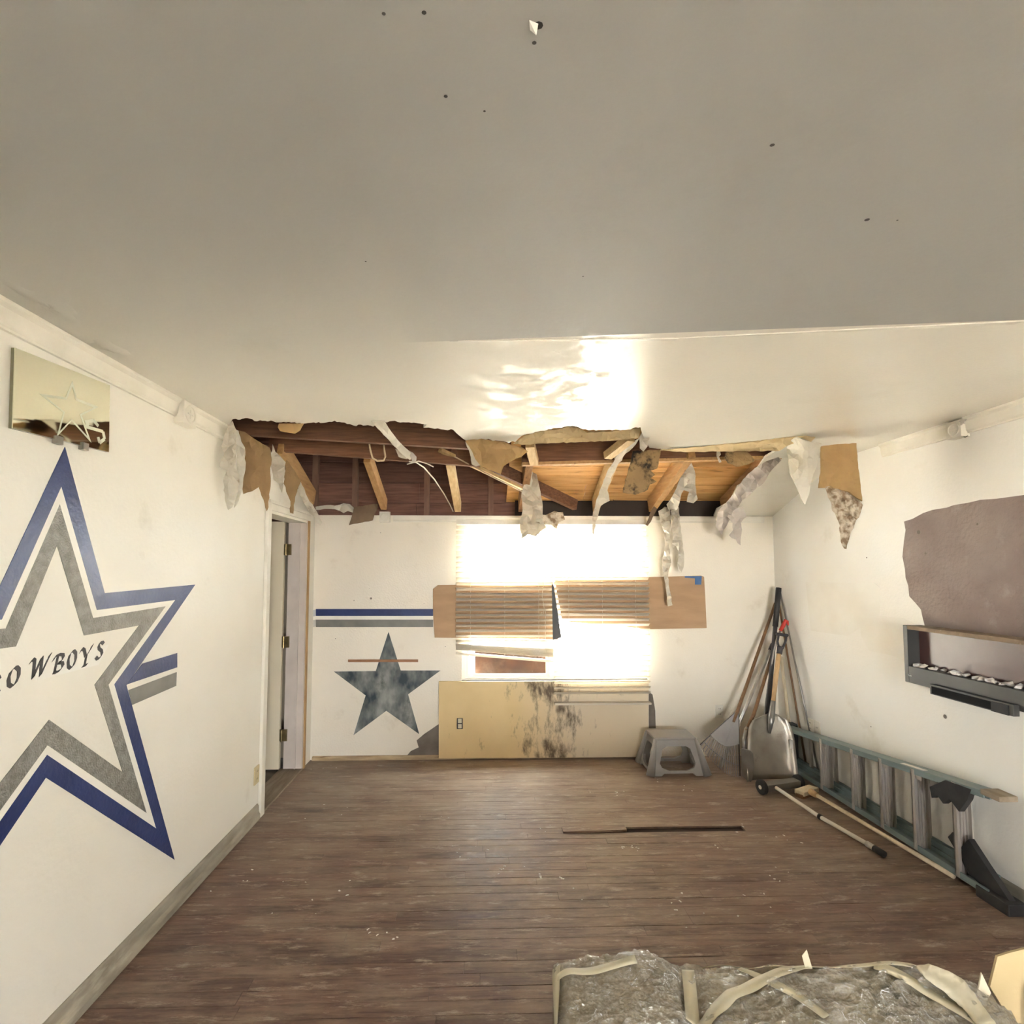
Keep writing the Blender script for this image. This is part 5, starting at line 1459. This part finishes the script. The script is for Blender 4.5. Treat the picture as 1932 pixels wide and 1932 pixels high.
# ------------------------------------------------------------------ wrapped furniture in the foreground
def package():
    z0 = .45
    A = PZ(1044, 1797, z0)
    Bp = PZ(1835, 1838, z0)
    ex = (Bp - A); W_ = ex.length; ex.normalize()
    ey = Vector((-ex.y, ex.x, 0)) * -1
    Lp = .62
    r = empty('wrapped_furniture', (A + ex * W_ / 2 + ey * Lp / 2) * 1.0 - Vector((0, 0, z0)), 'low bulky furniture piece bundled in clear plastic and cream tape', 'package')
    def h(s, t):
        # height of the bundle's top over its footprint (metres)
        x, y = s * W_, t * Lp
        base = z0
        edge = min(s, 1 - s) * W_
        base -= .035 * math.exp(-edge / .03) + .03 * math.exp(-t * Lp / .03)
        base += .018 * noise.noise(Vector((x * 5, y * 6, 1.3))) + .010 * noise.noise(Vector((x * 13, y * 11, 4.1)))
        base -= .035 * math.exp(-((x - .36) / .03) ** 2) * (.4 + .6 * t)
        base += .03 * math.exp(-((x - .27) / .07) ** 2 - (t * Lp / .06) ** 2)
        base += .035 * math.exp(-((x - .97) / .10) ** 2 - ((t * Lp - .02) / .08) ** 2)
        return base
    def P(s, t, dz=0.0):
        q = A + ex * (s * W_) + ey * (t * Lp)
        return Vector((q.x, q.y, h(s, t) + dz))
    nx, ny = 220, 110
    def surf(dz, amp, seed, nm, m_, skirt=True):
        V, Fs = [], []
        for j in range(ny + 1):
            for i in range(nx + 1):
                p = P(i / nx, j / ny, dz)
                if amp:
                    q = Vector((p.x * 9 + p.y * 16, p.y * 26 - p.x * 12, seed))
                    p.z += amp * (abs(noise.noise(q)) * .9 + .55 * abs(noise.noise(q * 2.3)) + .3 * abs(noise.noise(q * 5.1)))
                V.append(p)
        for j in range(ny):
            for i in range(nx):
                a = j * (nx + 1) + i
                Fs.append((a, a + 1, a + nx + 2, a + nx + 1))
        if skirt:
            border = [i for i in range(nx + 1)] + [j * (nx + 1) + nx for j in range(1, ny + 1)] + [ny * (nx + 1) + i for i in range(nx - 1, -1, -1)] + [j * (nx + 1) for j in range(ny - 1, 0, -1)]
            n0 = len(V)
            for k in border:
                p = V[k]
                c_ = A + ex * W_ / 2 + ey * Lp / 2
                o_ = Vector((p.x - c_.x, p.y - c_.y, 0)).normalized() * (.006 + (dz > 0) * .004)
                V.append(Vector((p.x + o_.x, p.y + o_.y, .0 + .002 * (dz > 0))))
            nb = len(border)
            for k in range(nb):
                k2 = (k + 1) % nb
                Fs.append((border[k], border[k2], n0 + k2, n0 + k))
        o = MB().add(V, Fs).build(nm, m_, r, smooth=True)
        return o
    surf(0, 0, 0, 'furniture_body', M['furniture_core'])
    surf(.004, .030, 3.0, 'plastic_wrap', M['plastic_wrap'])
    def tape(pp, w, label=None):
        # ribbon laid over the bundle through (u,v) picture points
        C = []
        for (u, v) in pp:
            q = PZ(u, v, z0)
            d = q - A
            C.append((d.dot(ex) / W_, d.dot(ey) / Lp))
        R_ = []
        for a, b2 in zip(C, C[1:]):
            for k in range(8):
                R_.append((a[0] + (b2[0] - a[0]) * k / 8, a[1] + (b2[1] - a[1]) * k / 8))
        R_.append(C[-1])
        V, Fs = [], []
        for k, (s, t) in enumerate(R_):
            s0, t0 = R_[max(k - 1, 0)]; s1, t1 = R_[min(k + 1, len(R_) - 1)]
            dx_, dy_ = (s1 - s0) * W_, (t1 - t0) * Lp
            l_ = math.hypot(dx_, dy_) or 1
            px_, py_ = -dy_ / l_ * w / 2, dx_ / l_ * w / 2
            for sg in (-1, 1):
                p = P(min(max(s + sg * px_ / W_, -.004), 1.004), min(max(t + sg * py_ / Lp, -.008), 1), .021)
                V.append(p)
        for k in range(len(R_) - 1):
            Fs.append((2 * k, 2 * k + 1, 2 * k + 3, 2 * k + 2))
        o = MB().add(V, Fs).build('tape', M['tape_cream'], r, smooth=True)
        sm = o.modifiers.new('thickness', 'SOLIDIFY'); sm.thickness = .0012; sm.offset = 1
    tape([(1310, 1803), (1360, 1812), (1420, 1822), (1500, 1832), (1600, 1838), (1700, 1846), (1780, 1858)], .028)
    tape([(1298, 1832), (1302, 1870), (1308, 1940)], .034)
    tape([(1320, 1940), (1380, 1890), (1450, 1858), (1510, 1836), (1560, 1824)], .032)
    tape([(1395, 1832), (1450, 1866), (1510, 1906), (1560, 1945)], .026)
    tape([(1650, 1848), (1720, 1876), (1790, 1912), (1850, 1945)], .03)
    tape([(1052, 1838), (1090, 1840), (1140, 1838), (1200, 1832)], .024)
    tape([(1050, 1815), (1048, 1860), (1042, 1940)], .022)
    # standing loose tape end and a torn paper flap
    q = PZ(1525, 1828, z0 + .02)
    MB().prism([q + Vector((-.008, 0, 0)), q + Vector((.012, 0, 0)), q + Vector((.004, .01, .045)), q + Vector((-.012, .008, .03))], (0, .0015, 0)).build('tape_end', M['tape_cream'], r)
    return r
package()
o = sheet('paper_flap', at([(1728, 1822), (1752, 1818), (1790, 1832), (1820, 1850), (1850, 1890), (1880, 1932), (1850, 1940), (1815, 1900), (1780, 1870), (1745, 1845)], 1.46, 1.30), M['paper_cream'], .002, .008, 8, 1.0, 41, None, 9.0, True)
tag(o, 'loose cream paper flap between the wrapped bundle and the cardboard box', 'paper')
def carton():
    z0 = .52
    r = empty('cardboard_box', (1.62, 1.20, 0), 'pale cardboard box at the lower right corner of the picture', 'box')
    a = PZ(1868, 1862, z0); b_ = PZ(1880, 1803, z0)
    x0, y1 = a.x, 1.42
    MB().box((max(x0 + .01, 1.47), .85, .0), (x0 + .6, y1 - .06, z0 - .05)).build('body', M['cardboard_pale'], r)
    V = at([(1864, 1858), (1878, 1802), (1900, 1795), (1960, 1780), (2010, 1800), (2010, 1950), (1915, 1940), (1886, 1895)], 1.45, 1.28)
    MB().prism([PY(u, v, 1.44) for u, v, _ in V], (0, -.006, 0)).build('flap', M['cardboard_pale'], r)
    V = [(1842, 1876, 1.38), (1850, 1834, 1.42), (1868, 1872, 1.40), (1858, 1890, 1.36)]
    MB().prism([PY(u, v, 1.42) for u, v, _ in V], (0, -.003, 0)).build('flap', M['paper_cream'], r)
carton()

# ------------------------------------------------------------------ crumbs of plaster on the floor
def crumbs():
    mb_ = MB()
    rnd = random.Random(21)
    spots = [(u, v) for u, v in ((600, 1660), (650, 1690), (545, 1720), (720, 1760), (880, 1600), (1040, 1655), (1100, 1690), (1200, 1600), (1390, 1565), (1470, 1660), (1490, 1595), (1340, 1590), (560, 1545), (630, 1530), (800, 1540), (930, 1600), (590, 1443), (570, 1440), (960, 1640), (1150, 1600), (1425, 1690), (1350, 1730), (1290, 1700), (450, 1680), (500, 1650), (1260, 1480), (1300, 1490), (1180, 1495), (1010, 1560))]
    for (u, v) in spots:
        for _ in range(rnd.randint(2, 6)):
            p = PZ(u + rnd.gauss(0, 26), v + rnd.gauss(0, 9))
            if not (XL + .05 < p.x < XR - .2 and p.y < D - .06): continue
            s = rnd.uniform(.0016, .0055)
            an = rnd.uniform(0, 3)
            d1 = Vector((math.cos(an), math.sin(an), 0)) * s * rnd.uniform(1, 2.2); d2 = Vector((-math.sin(an), math.cos(an), 0)) * s
            q = p + Vector((0, 0, .0012))
            mb_.add([q - d1 - d2, q + d1 - d2 * .6, q + d1 * .7 + d2, q - d1 * .8 + d2 * .8, q + Vector((0, 0, s * .8))], [(0, 1, 4), (1, 2, 4), (2, 3, 4), (3, 0, 4), (3, 2, 1, 0)])
    o = mb_.build('plaster_crumbs', M['crumb_white'])
    tag(o, 'white plaster crumbs scattered over the floor', 'crumbs', kind='stuff')
crumbs()
